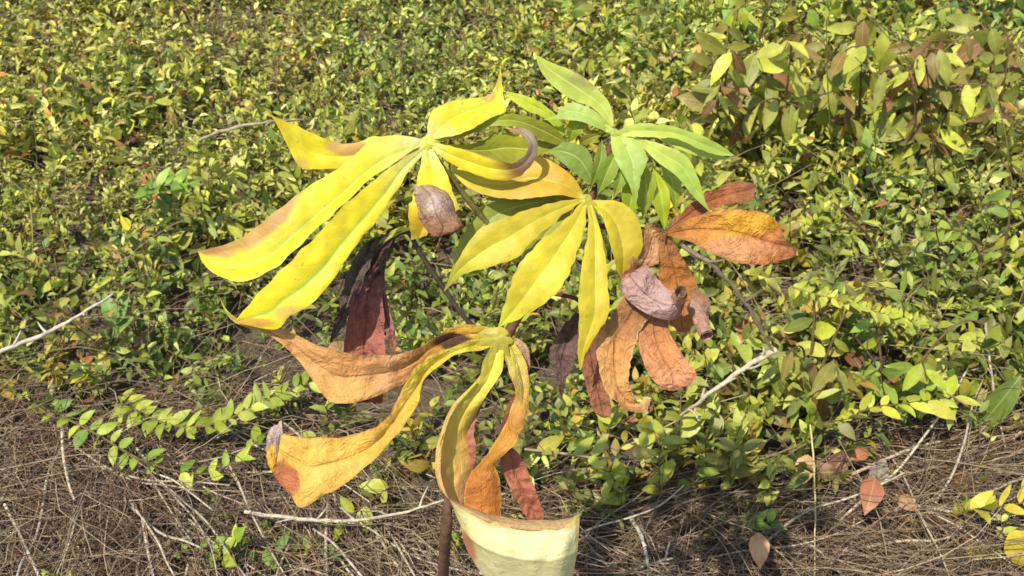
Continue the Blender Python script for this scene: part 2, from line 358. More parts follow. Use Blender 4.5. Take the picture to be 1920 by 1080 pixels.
ribbon(A, [(812, 268), (885, 270), (947, 249), (993, 262), (1055, 268)],
       [(812, 273), (890, 296), (930, 306), (985, 300), (1056, 271)],
       [6, 24, 40, 44, 56], colfn([YG, OL, C(168, 172, 40), OL]), fold=.3, mat=M_GRN)

hub(A, 800, 268, -2, 30, C(228, 220, 88), [(150, 1.5), (172, 1.4), (128, 1.6), (85, 1.2), (15, 1.2), (-50, 1.2), (-15, 1.2)])

# ---- leaf G: young green crown and the shoot below it
g = leaf('young pale green leaf at the top of the shoot', [(1149, 247, 0), (1152, 256, 6), (1146, 270, 30)], .0018, LG)
ribbon(g, [(1146, 238), (1112, 203), (1080, 190), (1042, 166), (1016, 136), (1003, 103)], [(1150, 236), (1146, 200), (1120, 166), (1085, 139), (1042, 120), (1005, 103)],
       [0, 10, 16, 26, 44], colfn([LG, LG, C(190, 206, 86), C(188, 196, 80)], patches=[(1100, 150, 50, 20, C(172, 160, 96), .8)]), mat=M_GRN, fold=.35)
ribbon(g, [(1150, 240), (1112, 206), (1076, 193), (1056, 198), (1042, 216), (1020, 224)], [(1150, 252), (1120, 240), (1082, 226), (1050, 224), (1020, 225)],
       [0, -6, -6, 4, 16], colfn([GRN, C(188, 208, 108), C(178, 202, 96)]), mat=M_GRN, fold=.2, tilt=-.3)
ribbon(g, [(1146, 252), (1146, 272), (1152, 295), (1166, 322), (1181, 350), (1191, 391)], [(1178, 252), (1203, 272), (1213, 300), (1203, 330), (1197, 360), (1192, 391)],
       [-4, -16, -22, -16, 4], colfn([LG, C(180, 206, 100), C(182, 208, 100), LG]), mat=M_GRN, fold=.15)
ribbon(g, [(1155, 246), (1190, 233), (1242, 233), (1292, 246), (1340, 266), (1376, 290)], [(1160, 256), (1230, 258), (1272, 262), (1312, 280), (1350, 292), (1376, 292)],
       [-4, -16, -18, -10, 10], colfn([LG, LG, C(190, 214, 90), C(196, 216, 90)]), mat=M_GRN, fold=.4, mb=.55)
ribbon(g, [(1240, 258), (1290, 262), (1330, 280), (1371, 300)], [(1240, 262), (1285, 285), (1325, 295), (1370, 303)], [-2, 2, 8, 14], colfn([LG, C(200, 216, 90)]), mat=M_GRN, fold=.3)
ribbon(g, [(1180, 256), (1210, 262), (1252, 275), (1290, 296), (1311, 340), (1322, 375), (1331, 395)], [(1178, 260), (1198, 270), (1232, 303), (1268, 330), (1300, 368), (1329, 396)],
       [-4, -14, -18, -8, 10], colfn([LG, LG, C(184, 212, 88), C(196, 216, 96)]), mat=M_GRN, fold=.35)
hub(g, 1152, 248, -8, 18, LG, [(20, 1.3), (70, 1.3), (-140, 1.3), (-170, 1.2)])
h = leaf('half open green leaf hanging under the crown', [(1118, 345, 44), (1126, 330, 46), (1134, 310, 40)], .002, GRN)
ribbon(h, [(1118, 348), (1096, 338), (1060, 310), (1028, 283)], [(1112, 350), (1112, 308), (1098, 276), (1064, 267), (1028, 282)], [36, 28, 24, 34], colfn([DG, C(140, 164, 72), C(146, 166, 70)]), mat=M_GRN, fold=.2)
for k, (xa, ya, xm, ym, xt, yt, wd, dd, cc) in enumerate([
        (1128, 262, 1126, 300, 1106, 356, 12, 24, DG), (1160, 275, 1140, 320, 1120, 366, 18, 26, C(156, 178, 66)), (1165, 290, 1165, 330, 1150, 372, 14, 30, GRN),
        (1205, 300, 1212, 350, 1206, 412, 19, 34, C(160, 174, 54)), (1225, 310, 1240, 370, 1246, 432, 17, 44, C(190, 206, 50)), (1240, 310, 1262, 345, 1268, 400, 15, 50, C(176, 190, 72)),
        (1180, 300, 1186, 360, 1170, 430, 20, 60, C(170, 190, 50)), (1100, 222, 1078, 240, 1066, 268, 16, 30, C(160, 176, 50)), (1130, 250, 1100, 262, 1085, 272, 10, 24, OL)]):
    ax = np.array((xt - xa, yt - ya), float); ax /= np.linalg.norm(ax); pn = np.array((-ax[1], ax[0])) * wd
    ribbon(h, [(xa, ya), (xm + pn[0], ym + pn[1]), (xt, yt)], [(xa + 1, ya + 1), (xm - pn[0], ym - pn[1]), (xt + .5, yt)], [dd - 14, dd - 10, dd + 16], colfn([cc, cc * .95]), mat=M_GRN, fold=.5, n=24, nu=8)
dl = leaf('small yellow green leaf behind the crown', [(1062, 268, 60), (1090, 290, 60), (1126, 335, 58)], .0014, OL)
ribbon(dl, [(1060, 250), (1042, 215), (1000, 185), (965, 174), (943, 172)], [(1056, 256), (1022, 222), (990, 208), (962, 190), (943, 173)], [44, 36, 34, 44], colfn([C(180, 196, 50), C(206, 214, 56)]), mat=M_GRN)
ribbon(dl, [(1060, 260), (1052, 225), (1030, 222), (1000, 232)], [(1062, 266), (1040, 262), (1020, 250), (1000, 234)], [56, 52, 54, 60], colfn([OL, C(150, 170, 50)]), mat=M_GRN)

# ---- leaf B: the middle yellow leaf
b = leaf('golden yellow leaf with seven pointed leaflets under the shoot', [(1100, 374, 6), (1102, 386, 30), (1085, 410, 80)], [.002, .0018, .002], C(176, 180, 80))
BY = C(216, 196, 48); BO = C(216, 178, 40)
ribbon(b, [(1096, 368), (1078, 336), (1050, 312), (1008, 294), (960, 318), (920, 326), (880, 322), (849, 318)], [(1090, 374), (1050, 366), (1000, 371), (950, 373), (902, 363), (870, 346), (848, 321)],
       [0, -6, 0, 10, 26, 40], colfn([BY, BO, BO, BY, BY], patches=[(1060, 345, 40, 30, C(214, 164, 44), .6)]), fold=.15, tilt=-.25)
ribbon(b, [(1094, 371), (1030, 382), (985, 395), (930, 415), (905, 425), (880, 450), (855, 492), (832, 546)], [(1092, 378), (1060, 400), (1010, 440), (970, 480), (930, 498), (890, 509), (860, 521), (833, 547)],
       [0, -20, -34, -30, -6], colfn([BY, BY, BY, C(214, 200, 54), OL]), fold=.14, n=50)
ribbon(b, [(1094, 378), (1060, 411), (1010, 456), (975, 492), (958, 532), (945, 576), (934, 613)], [(1101, 380), (1096, 430), (1080, 480), (1060, 530), (1030, 562), (985, 591), (936, 614)],
       [0, -24, -46, -40, -14], colfn([BY, BY, C(232, 216, 56), BY, YG]), fold=.16, n=50)
ribbon(b, [(1101, 380), (1103, 430), (1090, 500), (1085, 560), (1085, 622), (1083, 660), (1087, 694)], [(1109, 380), (1125, 430), (1135, 482), (1141, 545), (1140, 592), (1110, 640), (1097, 668), (1089, 694)],
       [0, -26, -44, -40, -10], colfn([BY, BY, BY, C(222, 198, 60)]), mb=.55, fold=.2, tilt=.15, n=50)
ribbon(b, [(1106, 380), (1130, 410), (1145, 460), (1158, 508), (1166, 527)], [(1108, 374), (1160, 378), (1190, 400), (1202, 432), (1204, 465), (1190, 496), (1168, 527)],
       [4, 2, 4, 12, 30], colfn([BY, C(212, 190, 48), C(204, 176, 44)]), mb=.35, fold=.15, tilt=.2)
hub(b, 1100, 374, -2, 24, C(214, 200, 74), [(195, 1.3), (165, 1.4), (130, 1.4), (80, 1.4), (40, 1.3)])
f_ = leaf('dull green leaf half hidden behind the golden one', [(1080, 372, 62), (1078, 400, 76), (1062, 445, 92)], .0016, OL)
for E1, E2, dd in [([(1076, 366), (1000, 368), (930, 378), (890, 410), (862, 452), (840, 530)], [(1076, 374), (1000, 396), (940, 425), (905, 455), (875, 500), (842, 532)], [60, 60, 64, 78]),
                   ([(1076, 374), (1040, 400), (1000, 440), (974, 492)], [(1080, 380), (1050, 430), (1018, 470), (976, 494)], [60, 62, 66, 78]),
                   ([(1076, 364), (1010, 350), (950, 352), (912, 372)], [(1074, 372), (1010, 376), (950, 380), (912, 375)], [60, 58, 60, 66])]:
    ribbon(f_, E1, E2, dd, colfn([OL, C(166, 176, 74), C(170, 176, 70)]), mat=M_GRN)

# ---- leaf E: the withered brown leaf on the right side
e = leaf('withered orange brown leaf with curled leaflets', [(1248, 436, 30), (1236, 440, 60), (1180, 430, 90), (1085, 420, 86)], [.002, .0018, .002, .002], C(120, 80, 50))
ribbon(e, [(1248, 430), (1280, 395), (1320, 366), (1370, 343), (1400, 340), (1418, 347)], [(1254, 436), (1300, 412), (1342, 389), (1390, 379), (1412, 372), (1419, 352)],
       [34, 44, 50, 46, 40], colfn([BR, C(158, 96, 56), C(170, 104, 58), C(150, 100, 70)]), mat=M_DEAD, fold=.35, tilt=-.2, wr=3, wave=1.5)
ribbon(e, [(1250, 434), (1290, 411), (1340, 395), (1400, 393), (1436, 400), (1460, 420), (1474, 450), (1493, 464)], [(1252, 442), (1300, 456), (1350, 481), (1412, 497), (1450, 491), (1488, 482), (1495, 467)],
       [24, 6, -6, -8, 4, 20], colfn([C(170, 110, 56), C(206, 142, 60), C(220, 156, 66), C(206, 130, 60), C(150, 96, 56)], edge=C(170, 106, 60), edge_w=.12,
       patches=[(1400, 418, 62, 20, C(222, 166, 44), .9), (1390, 468, 80, 22, C(206, 150, 104), .7)]), mat=M_DEAD, Mid=[(1251, 438), (1310, 430), (1380, 436), (1440, 454), (1494, 465)], fold=.25, tilt=.1, wr=3, wave=1.)
ribbon(e, [(1240, 440), (1234, 490), (1238, 540), (1255, 600), (1272, 622)], [(1254, 440), (1284, 490), (1305, 530), (1309, 575), (1292, 626)], [36, 44, 50, 52, 60],
       colfn([BR, C(172, 112, 50), C(186, 120, 54), C(180, 114, 60)]), mat=M_DEAD, fold=-.2, wr=4)
ribbon(e, [(1240, 432, 30), (1214, 419, 26), (1200, 460, 14), (1178, 500, 4), (1163, 524, -6), (1166, 548, -14), (1190, 574, -18), (1225, 593, -14), (1262, 600, -4), (1276, 590, 14)],
       [(1247, 440, 34), (1236, 455, 40), (1236, 490, 44), (1225, 500, 40), (1205, 497, 10), (1215, 500, -14), (1235, 525, -24), (1258, 545, -30), (1284, 536, -30), (1288, 556, -6)], None,
       colfn([BR, TAN, C(190, 140, 90), C(176, 120, 70), PK, PK, C(190, 160, 146), PK, BR]), mat=M_DEAD,
       Mid=[(1243, 436, 34), (1226, 440, 38), (1214, 478, 34), (1198, 505, 30), (1180, 514, 4), (1188, 528, -20), (1210, 552, -30), (1242, 571, -34), (1272, 572, -30), (1282, 575, -4)],
       bulge=.2, wr=4.5, wave=4.5, n=60, nu=14)
# small scroll at the end of the folded leaflet, and the rolled one beside it
def scroll(parent, c0, c1, r0, r1, turns, col, d0, d1, phase=0., name='leaflet'):
    n, k = 20, 26; V = []; Ct = []; UVs = []; SEED[0] += 1
    a = np.array((c1[0] - c0[0], c1[1] - c0[1], d1 - d0), float); L_ = np.linalg.norm(a); a /= L_
    u1 = np.cross(a, (0, 0, 1)); u1 /= np.linalg.norm(u1); u2 = np.cross(a, u1)
    for i in range(n):
        v = i / (n - 1); c_ = np.array((c0[0], c0[1], d0)) + a * L_ * v
        for j in range(k):
            s = j / (k - 1); th = phase + s * turns * 2 * math.pi
            r = (r0 + (r1 - r0) * v) * (1 - .38 * s) * (1 + .14 * nzv(v * 4, th, SEED[0]))
            p = c_ + (u1 * math.cos(th) + u2 * math.sin(th)) * r; V.append(P(*p)); Ct.append(col(s * 2 - 1, v, p[0], p[1], SEED[0])); UVs.append((s, v))
    Fc = [(i * k + j, i * k + j + 1, (i + 1) * k + j + 1, (i + 1) * k + j) for i in range(n - 1) for j in range(k - 1)]
    return link(name, mesh(name, V, Fc, M_DEAD, BASE, Ct, [c_ * .85 for c_ in Ct], UVs), parent)
scroll(e, (1262, 572), (1277, 548), 13, 15, 1.5, colfn([PK, C(214, 170, 122)]), -10, -62, 2.)
ribbon(e, [(1290, 545), (1296, 555), (1300, 575), (1306, 600)], [(1306, 540), (1330, 560), (1330, 580), (1326, 610)], [40, 30, 34, 44], colfn([BR, C(196, 150, 110), PK]), mat=M_DEAD, fold=-.6, wr=4, n=24)
scroll(e, (1302, 572), (1326, 630), 18, 15, 1.5, colfn([PK, C(200, 150, 122), C(206, 156, 126)]), 40, -14, .6)
ribbon(e, [(1176, 545), (1140, 600), (1118, 627), (1121, 680), (1134, 730), (1160, 756), (1196, 768)], [(1226, 580), (1208, 610), (1192, 640), (1181, 690), (1180, 722), (1194, 752), (1200, 764)],
       [26, 20, 8, -2, -4, 10], colfn([BR, C(170, 124, 70), C(208, 150, 82), C(212, 156, 88), C(190, 130, 70)], edge=C(220, 176, 120), edge_w=.1), mat=M_DEAD, fold=.35, wr=3, wave=1.5)
ribbon(e, [(1158, 748), (1180, 756), (1198, 756), (1210, 744)], [(1166, 766), (1190, 773), (1212, 770), (1221, 750)], [-2, -8, -12, -10], colfn([C(208, 150, 82), C(214, 170, 110)]), mat=M_DEAD, fold=-.5, n=20, nu=8)
ribbon(e, [(1205, 590), (1196, 622), (1200, 660), (1215, 700), (1238, 725), (1262, 733)], [(1252, 596), (1256, 622), (1268, 645), (1290, 680), (1306, 702), (1290, 722), (1264, 733)],
       [34, 22, 8, 4, 14], colfn([BR, C(204, 138, 80), C(214, 148, 92), C(210, 146, 96), C(190, 130, 90)]), mat=M_DEAD, fold=.2, wr=3)
i2 = leaf('dark dead leaf hanging behind the golden one', [(1088, 585, 110), (1080, 560, 116), (1000, 545, 122)], .0015, DBR)
ribbon(i2, [(1080, 585), (1052, 615), (1030, 662), (1040, 700), (1052, 748)], [(1090, 590), (1092, 625), (1080, 672), (1062, 712), (1054, 748)], [110, 100, 104, 120], colfn([C(100, 76, 66), C(112, 88, 78), C(100, 76, 66)]), mat=M_DEAD, fold=.5, wr=5)
ribbon(i2, [(1088, 590), (1082, 650), (1098, 720), (1112, 768), (1126, 782)], [(1110, 590), (1128, 640), (1134, 690), (1146, 772), (1136, 784)], [104, 84, 76, 84], colfn([C(96, 66, 50), C(140, 90, 60), C(166, 110, 76)]), mat=M_DEAD, fold=.3, wr=5)

# ---- leaf C: the drooping, twisted leaf below
c4 = leaf('drooping twisted leaf turning from yellow to orange and cream', [(941, 628, 36), (944, 636, 60), (946, 642, 146)], [.0028, .0024, .0024], C(190, 180, 90))
CY = C(206, 192, 60); CO = C(206, 158, 52)
ribbon(c4, [(935, 619), (890, 609), (850, 612), (815, 630), (785, 653), (740, 664), (690, 665), (640, 659), (590, 644), (545, 624), (500, 613), (460, 604), (428, 584), (410, 553)],
       [(935, 630), (892, 642), (862, 650), (835, 662), (806, 676), (776, 696), (748, 725), (700, 745), (650, 757), (618, 753), (588, 715), (552, 668), (510, 632), (472, 618), (436, 602), (418, 575), (411, 555)],
       [36, 34, 30, 10, -6, -10, -10, -16, -34], colfn([CY, CO, C(190, 136, 60), TAN, C(206, 150, 84), C(210, 156, 90), C(200, 150, 80), C(204, 172, 90), YG], edge=C(186, 140, 66), edge_w=.1,
       patches=[(848, 640, 40, 17, C(74, 48, 28), 1.), (640, 735, 60, 22, C(222, 168, 84), .7), (450, 600, 34, 14, C(196, 176, 70), .8)]), mat=M_TWIST, mb=[.5, .5, .5, .45, .5, .55, .5, .5], fold=.3, tilt=.25, wr=3.5, wave=1.5, n=72, nu=16)  # darkest patch paints in the shade of the hollow beside the hub
ribbon(c4, [(932, 624), (890, 636), (850, 649), (800, 672), (766, 708), (740, 760), (715, 795), (680, 810), (640, 820), (590, 821), (545, 817), (528, 812)],
       [(932, 642), (900, 656), (870, 660), (830, 680), (797, 715), (782, 760), (748, 810), (702, 860), (652, 905), (600, 932), (562, 951), (540, 920), (515, 890)],
       [36, 18, 0, -12, -26, -40, -44], colfn([CY, C(206, 192, 56), C(200, 178, 56), C(208, 166, 64), C(222, 174, 70), C(226, 180, 76), C(222, 176, 72)], edge=C(196, 142, 64), edge_w=.09,
       patches=[(530, 905, 30, 42, C(166, 92, 56), .9), (640, 880, 60, 20, C(228, 186, 84), .6)]), mat=M_TWIST, mb=[.55, .55, .5, .45, .4], fold=[.5, .5, .35, .25, .1], tilt=-.1, wr=3.5, wave=1.5, n=64, nu=16)
ribbon(c4, [(530, 811), (545, 850), (556, 900), (562, 951)], [(528, 788), (502, 812), (500, 860), (514, 893)], [-44, -42, -40, -44], colfn([C(200, 170, 130), C(200, 178, 120), C(180, 110, 64), C(170, 96, 56)], patches=[(510, 815, 20, 26, C(184, 166, 150), .9), (510, 860, 9, 30, YO, .7)]),
       mat=M_TWIST, fold=[-.2, -.5, -.5, 0], tilt=[0, -.9, -.9, 0], wr=2, n=24)
ribbon(c4, [(930, 632, 34), (908, 676, 10), (892, 715, -4), (848, 768, -14), (826, 830, -20), (822, 885, -24), (838, 930, -34), (885, 960, -46), (940, 981, -54), (1010, 988, -56), (1062, 984, -50), (1088, 964, -40)],
       [(944, 634, 34), (945, 680, 20), (930, 716, 14), (902, 756, 20), (882, 800, 40), (888, 850, 60), (892, 915, 76), (866, 1000, 60), (905, 1076, 30), (965, 1116, 30), (1036, 1124, 34), (1070, 1096, 40)], None,
       colfn([CY, C(206, 194, 62), C(204, 184, 66), C(206, 168, 80), C(206, 146, 100), C(196, 124, 92), C(190, 120, 80), C(206, 150, 80)], edge=C(214, 178, 100), edge_w=.1, mid=C(206, 196, 70)),
       under=colfn([PALE, PALE, PALE, PALE, C(208, 200, 128), C(220, 212, 148), C(226, 216, 152), C(226, 216, 154)], edge=C(210, 150, 84), edge_w=.2, edge_side=-1, mott=.05, patches=[(868, 1050, 24, 60, C(196, 116, 80), .9), (1070, 972, 20, 12, C(206, 206, 90), .7), (1086, 1020, 7, 70, C(196, 160, 100), .8)]),
       mat=M_CREAM, Mid=[(936, 634, 38), (926, 680, 24), (912, 715, 16), (874, 768, 14), (850, 830, 22), (850, 890, 30), (848, 945, 10), (880, 1008, -34), (940, 1040, -66), (1010, 1050, -72), (1054, 1046, -64), (1083, 1034, -30)],
       bulge=.16, wr=3., wave=4., n=80, nu=18, flip=False)
ribbon(c4, [(892, 714, -4), (846, 764, -13), (821, 828, -17), (816, 884, -20), (832, 926, -26), (882, 950, -34), (938, 969, -40), (1008, 974, -42), (1060, 973, -38), (1088, 962, -34)],
       [(896, 718, -6), (852, 771, -16), (830, 834, -22), (827, 886, -27), (842, 934, -37), (887, 966, -50), (941, 988, -58), (1010, 995, -60), (1063, 990, -54), (1089, 966, -42)], None,
       colfn([CY, C(206, 176, 90), C(214, 180, 100), C(214, 172, 98), C(210, 156, 86), C(212, 158, 84), C(216, 166, 92), C(218, 176, 98), C(206, 196, 90)]), mat=M_TWIST,
       Mid=[(893, 716, -7), (848, 768, -17), (824, 831, -23), (820, 885, -28), (836, 930, -37), (884, 958, -48), (939, 979, -56), (1009, 985, -58), (1061, 982, -52), (1088, 964, -40)], bulge=.3, wr=1., n=60, nu=6, name='leaf_margin')
ribbon(c4, [(944, 640, 34), (952, 690, 22), (966, 735, 14), (950, 786, 20), (922, 838, 30), (890, 880, 30), (872, 915, 26), (872, 975, 20)],
       [(960, 634, 36), (986, 680, 40), (992, 735, 36), (984, 790, 10), (962, 835, -4), (930, 868, 10), (938, 905, 30), (940, 985, 36)], None,
       colfn([CY, C(206, 190, 90), C(196, 160, 70), C(180, 126, 50), C(196, 140, 50), C(180, 122, 44), C(176, 112, 44), C(190, 120, 50)], edge=C(214, 180, 70), edge_w=.12), mat=M_TWIST,
       Mid=[(952, 636, 38), (972, 684, 40), (982, 735, 34), (972, 788, 4), (945, 838, 0), (912, 872, 10), (904, 910, 20), (906, 980, 26)], wr=2.5, n=56)
ribbon(c4, [(962, 738), (948, 770), (935, 815), (926, 850)], [(976, 736), (972, 770), (958, 812), (930, 852)], [46, 50, 52, 50], colfn([C(120, 70, 40), C(140, 84, 48), C(120, 74, 46)]), mat=M_TWIST, wr=3, n=24, nu=8)
ribbon(c4, [(885, 775), (862, 800), (855, 850), (868, 900), (880, 920)], [(895, 780), (888, 810), (892, 850), (884, 895), (886, 922)], [50, 46, 52, 54, 50], colfn([C(190, 130, 100), C(170, 100, 80), C(140, 80, 60)]), mat=M_TWIST, wr=3, n=24, nu=8)
ribbon(c4, [(958, 640), (972, 650), (984, 678), (988, 705)], [(966, 632), (988, 648), (994, 680), (991, 708)], [34, 44, 56, 60], colfn([C(200, 180, 110), C(190, 150, 120), C(150, 110, 90)]), mat=M_TWIST, n=20, nu=8)
ribbon(c4, [(950, 835), (938, 868), (958, 918), (984, 966), (1008, 990)], [(956, 835), (978, 858), (1000, 908), (1018, 960), (1020, 990)], [60, 66, 74, 86, 96], colfn([C(150, 92, 66), C(176, 110, 80), C(166, 98, 70)]), mat=M_TWIST, fold=.4, wr=4)
ribbon(c4, [(948, 840), (958, 880), (990, 930), (1008, 985)], [(956, 838), (985, 880), (1012, 940), (1024, 985)], [80, 88, 100, 112], colfn([C(140, 84, 60), C(160, 96, 70)]), mat=M_TWIST, fold=.4, wr=4, n=24)

hub(c4, 936, 632, 24, 46, C(204, 190, 70), [(192, 1.2), (165, 1.2), (108, 1.25), (70, 1.1), (215, .6), (20, .6)], .3)
hub(e, 1248, 437, 26, 12, BR, [(0, 1.2), (100, 1.4), (140, 1.2)])

# ---- dead red leaf hanging left of the stem
r_ = leaf('shrivelled dark red dead leaf hanging from a thin stalk', [(738, 440, 96), (766, 436, 98), (785, 470, 110), (835, 545, 134), (880, 605, 150), (940, 650, 154)], [.0016, .0018, .002, .0018, .0018, .002], C(74, 66, 54))
for E1, E2, dd, cs in [
        ([(736, 440), (700, 500), (662, 545), (652, 600), (645, 665), (660, 755)], [(740, 440), (722, 500), (718, 550), (720, 600), (722, 668), (716, 755)], [96, 100, 104, 116, 140], [C(96, 78, 60), C(110, 76, 62), C(164, 100, 82), C(176, 108, 90), C(140, 84, 68)]),
        ([(738, 438), (690, 452), (655, 500), (640, 560), (618, 640)], [(738, 444), (705, 470), (680, 530), (656, 590), (622, 642)], [96, 98, 104, 122], [C(110, 98, 82), C(92, 82, 74), C(96, 86, 76), C(80, 72, 60)]),
        ([(738, 440), (716, 440), (690, 470), (684, 520)], [(742, 444), (736, 470), (720, 500), (690, 530)], [104, 104, 108, 116], [C(96, 80, 64), C(86, 70, 56)]),
        ([(716, 500), (708, 560), (722, 620), (738, 668)], [(720, 505), (726, 560), (742, 630), (740, 670)], [104, 96, 100, 110], [C(110, 84, 64), C(176, 128, 108), C(170, 116, 96)])]:
    ribbon(r_, E1, E2, dd, colfn(cs), mat=M_DEAD, fold=.6, wr=6, wave=2)
ribbon(r_, [(768, 425), (740, 430), (700, 460)], [(770, 430), (742, 442), (702, 463)], [94, 92, 92], colfn([YG, C(150, 140, 70)]), n=16, nu=6)

# ------------------------------------------------------------------ ground cover
CAM_ = CAM
UPV = np.array((0, 0, 1.))
def in_frame(p, m=0):
    x, y = pix(p); return -m < x < 1920 + m and -m < y < 1080 + m
BX = [-400, 0, 300, 500, 700, 900, 1100, 1300, 1500, 1650, 1920, 2400]
BY_ = [690, 720, 735, 790, 860, 905, 935, 930, 900, 830, 800, 790]
def green(px, py, wx, wy):
    """how much of the spot is green cover (1) and how much dry thatch (0)"""
    edge = np.interp(px, BX, BY_)
    k = 1 - min(1, max(0, (py - edge + 60) / 110))
    g_ = k
    patch = nzv(wx * 3.1, wy * 3.1, 21.)
    g_ *= min(1, max(.5, 1.0 + (patch - .05) * 1.6))
    for (cx, cy, rx, ry) in ((1830, 280, 90, 60), (1760, 470, 110, 60), (1500, 420, 60, 40), (480, 40, 60, 40), (130, 640, 110, 60), (420, 130, 60, 40), (150, 380, 60, 50), (1400, 600, 60, 60)):
        q = ((px - cx) / rx) ** 2 + ((py - cy) / ry) ** 2
        if q < 1: g_ *= .25 + .5 * q
    return max(g_, .05)
GREENS = [C(178, 184, 76), C(156, 164, 66), C(194, 196, 92), C(132, 144, 60), C(166, 168, 78), C(186, 190, 74), C(112, 132, 60), C(206, 206, 112), C(146, 150, 80)]
ODD = [C(206, 186, 56), C(190, 150, 70), C(150, 110, 66), C(176, 120, 80), C(160, 140, 90)]
def leaf_colour(tip=0., bright=0.):
    c_ = GREENS[rnd.randrange(len(GREENS))] if rnd.random() > .13 else ODD[rnd.randrange(len(ODD))]
    c_ = c_ * rnd.uniform(.65, 1.15)
    return c_ + (C(208, 212, 84) - c_) * tip * .55
def sprig(base, length, lean, az, nleaf, lsize, slim):
    """stem points and leaf frames of one sprig"""
    d = np.array((math.cos(az) * math.sin(lean), math.sin(az) * math.sin(lean), math.cos(lean)))
    pts = [np.array(base)]; p = pts[0]; seg = length / 5
    bend = rnd.uniform(-.05, .3)
    for k in range(5):
        d = d + np.array((rnd.gauss(0, .16), rnd.gauss(0, .16), -bend * (k + 1) * .25)); d /= np.linalg.norm(d)
        p = p + d * seg
        fl = hgt(p[0], p[1]) + .012
        if abs(base[0]) + abs(base[1]) < 1e-9: fl = .006
        if p[2] < fl: p = np.array((p[0], p[1], fl)); d[2] = abs(d[2]) * .3
        pts.append(p)
    pts = np.array(pts); L_ = []
    dense = catmull(pts, 24)
    for k in range(nleaf):
        f = .22 + .78 * (k + rnd.uniform(0, .6)) / nleaf; f = min(f, 1)
        i = min(22, int(f * 23)); q = dense[i]; tg = dense[i + 1] - dense[i]; tg /= np.linalg.norm(tg) + 1e-9
        side = np.cross(tg, UPV); side /= np.linalg.norm(side) + 1e-6
        ang = (k % 2) * math.pi + rnd.gauss(0, .5) + (rnd.random() < .3) * 1.5
        rad = side * math.cos(ang) + np.cross(side, tg) * math.sin(ang)
        ld = tg * rnd.uniform(.3, 1.1) + rad + UPV * rnd.uniform(-.45, .55); ld /= np.linalg.norm(ld)
        nr = UPV * 1.0 + rng.normal(0, .55, 3); nr = nr - ld * (nr @ ld); nr /= np.linalg.norm(nr) + 1e-6
        ln = lsize * rnd.uniform(.55, 1.2) * (1 - .45 * f)
        L_.append((q, ld, nr, ln, ln * slim * rnd.uniform(.85, 1.2), leaf_colour(f)))
    return pts, L_
def leaf_template(rows=2, curl=.12, fold=.28):
    """a leaf along +x, unit length, unit half width, facing +z"""
    V = [(0, 0, 0)]
    shape = {2: [(.3, .9), (.68, .72)], 6: [(.08, .36), (.22, .8), (.4, 1.), (.58, .93), (.76, .66), (.91, .27)]}[rows]
    for (x, w_) in shape:
        z = -curl * (x ** 2) * 1.2
        V += [(x, -w_, z + fold * .3 * w_), (x, 0, z), (x, w_, z + fold * .3 * w_)]
    V.append((1, 0, -curl * 1.4)); Fc = [(0, 1, 2), (0, 2, 3)]
    for r in range(rows - 1):
        a = 1 + 3 * r; b = a + 3
        Fc += [(a, b, b + 1), (a, b + 1, a + 1), (a + 1, b + 1, b + 2), (a + 1, b + 2, a + 2)]
    a = 1 + 3 * (rows - 1); t_ = len(V) - 1
    Fc += [(a, t_, a + 1), (a + 1, t_, a + 2)]
    return np.array(V, float), np.array(Fc)
LT2 = leaf_template(2); 
# shared leaf meshes for the sprigs one can pick out: unit leaf, scaled per copy
def unit_leaf(name, slim, curl, fold, mat):
    V, Fc = leaf_template(6, curl, fold); V = V.copy(); V[:, 1] *= slim
    uv = np.column_stack([V[:, 1] / (2 * slim) + .5, V[:, 0]])
    V = V + np.array([(0, .035 * math.sin(a * 3.1) * nzv(curl * 30, fold * 17), .035 * nzv(a * 5, b * 7, curl * 9)) for a, b, c_ in V])
    return mesh(name, V, Fc, mat, uv=uv)
ULS = [unit_leaf('leaf', sl, cu, fo, M_SPRIG) for sl, cu, fo in ((.24, .1, .12), (.27, .3, .16), (.22, -.06, .1), (.3, .2, .2))]
from mathutils import Matrix
def place_leaf(parent, origin, fr, k=None, name='leaf'):
    q, d, n_, ln, wd, col = fr; col = np.clip(col * np.array((1.12, 1.08, 1.04)), 0, .8)
    o = link(name, ULS[rnd.randrange(4) if k is None else k], parent, col)
    s = np.cross(n_, d); wsc = wd / .25
    m = Matrix(((d[0] * ln, s[0] * wsc, n_[0] * ln, q[0] - origin[0]), (d[1] * ln, s[1] * wsc, n_[1] * ln, q[1] - origin[1]), (d[2] * ln, s[2] * wsc, n_[2] * ln, q[2] - origin[2]), (0, 0, 0, 1)))
    o.matrix_basis = m; return o
def sprig_thing(name, pts, L_, label, cat, group=None, stemcol=None, r=.0011):
    base = pts[0]; o = empty(name, base); tag(o, label, cat, group)
    V, Fq = tube_data(pts, [r * 1.3, r, r * .5], 5, 14)
    link('stem', mesh('stem', V, Fq, M_STEM, base), o, stemcol if stemcol is not None else C(126, 112, 66) * rnd.uniform(.7, 1.2))
    for fr in L_: place_leaf(o, base, fr)
    return o
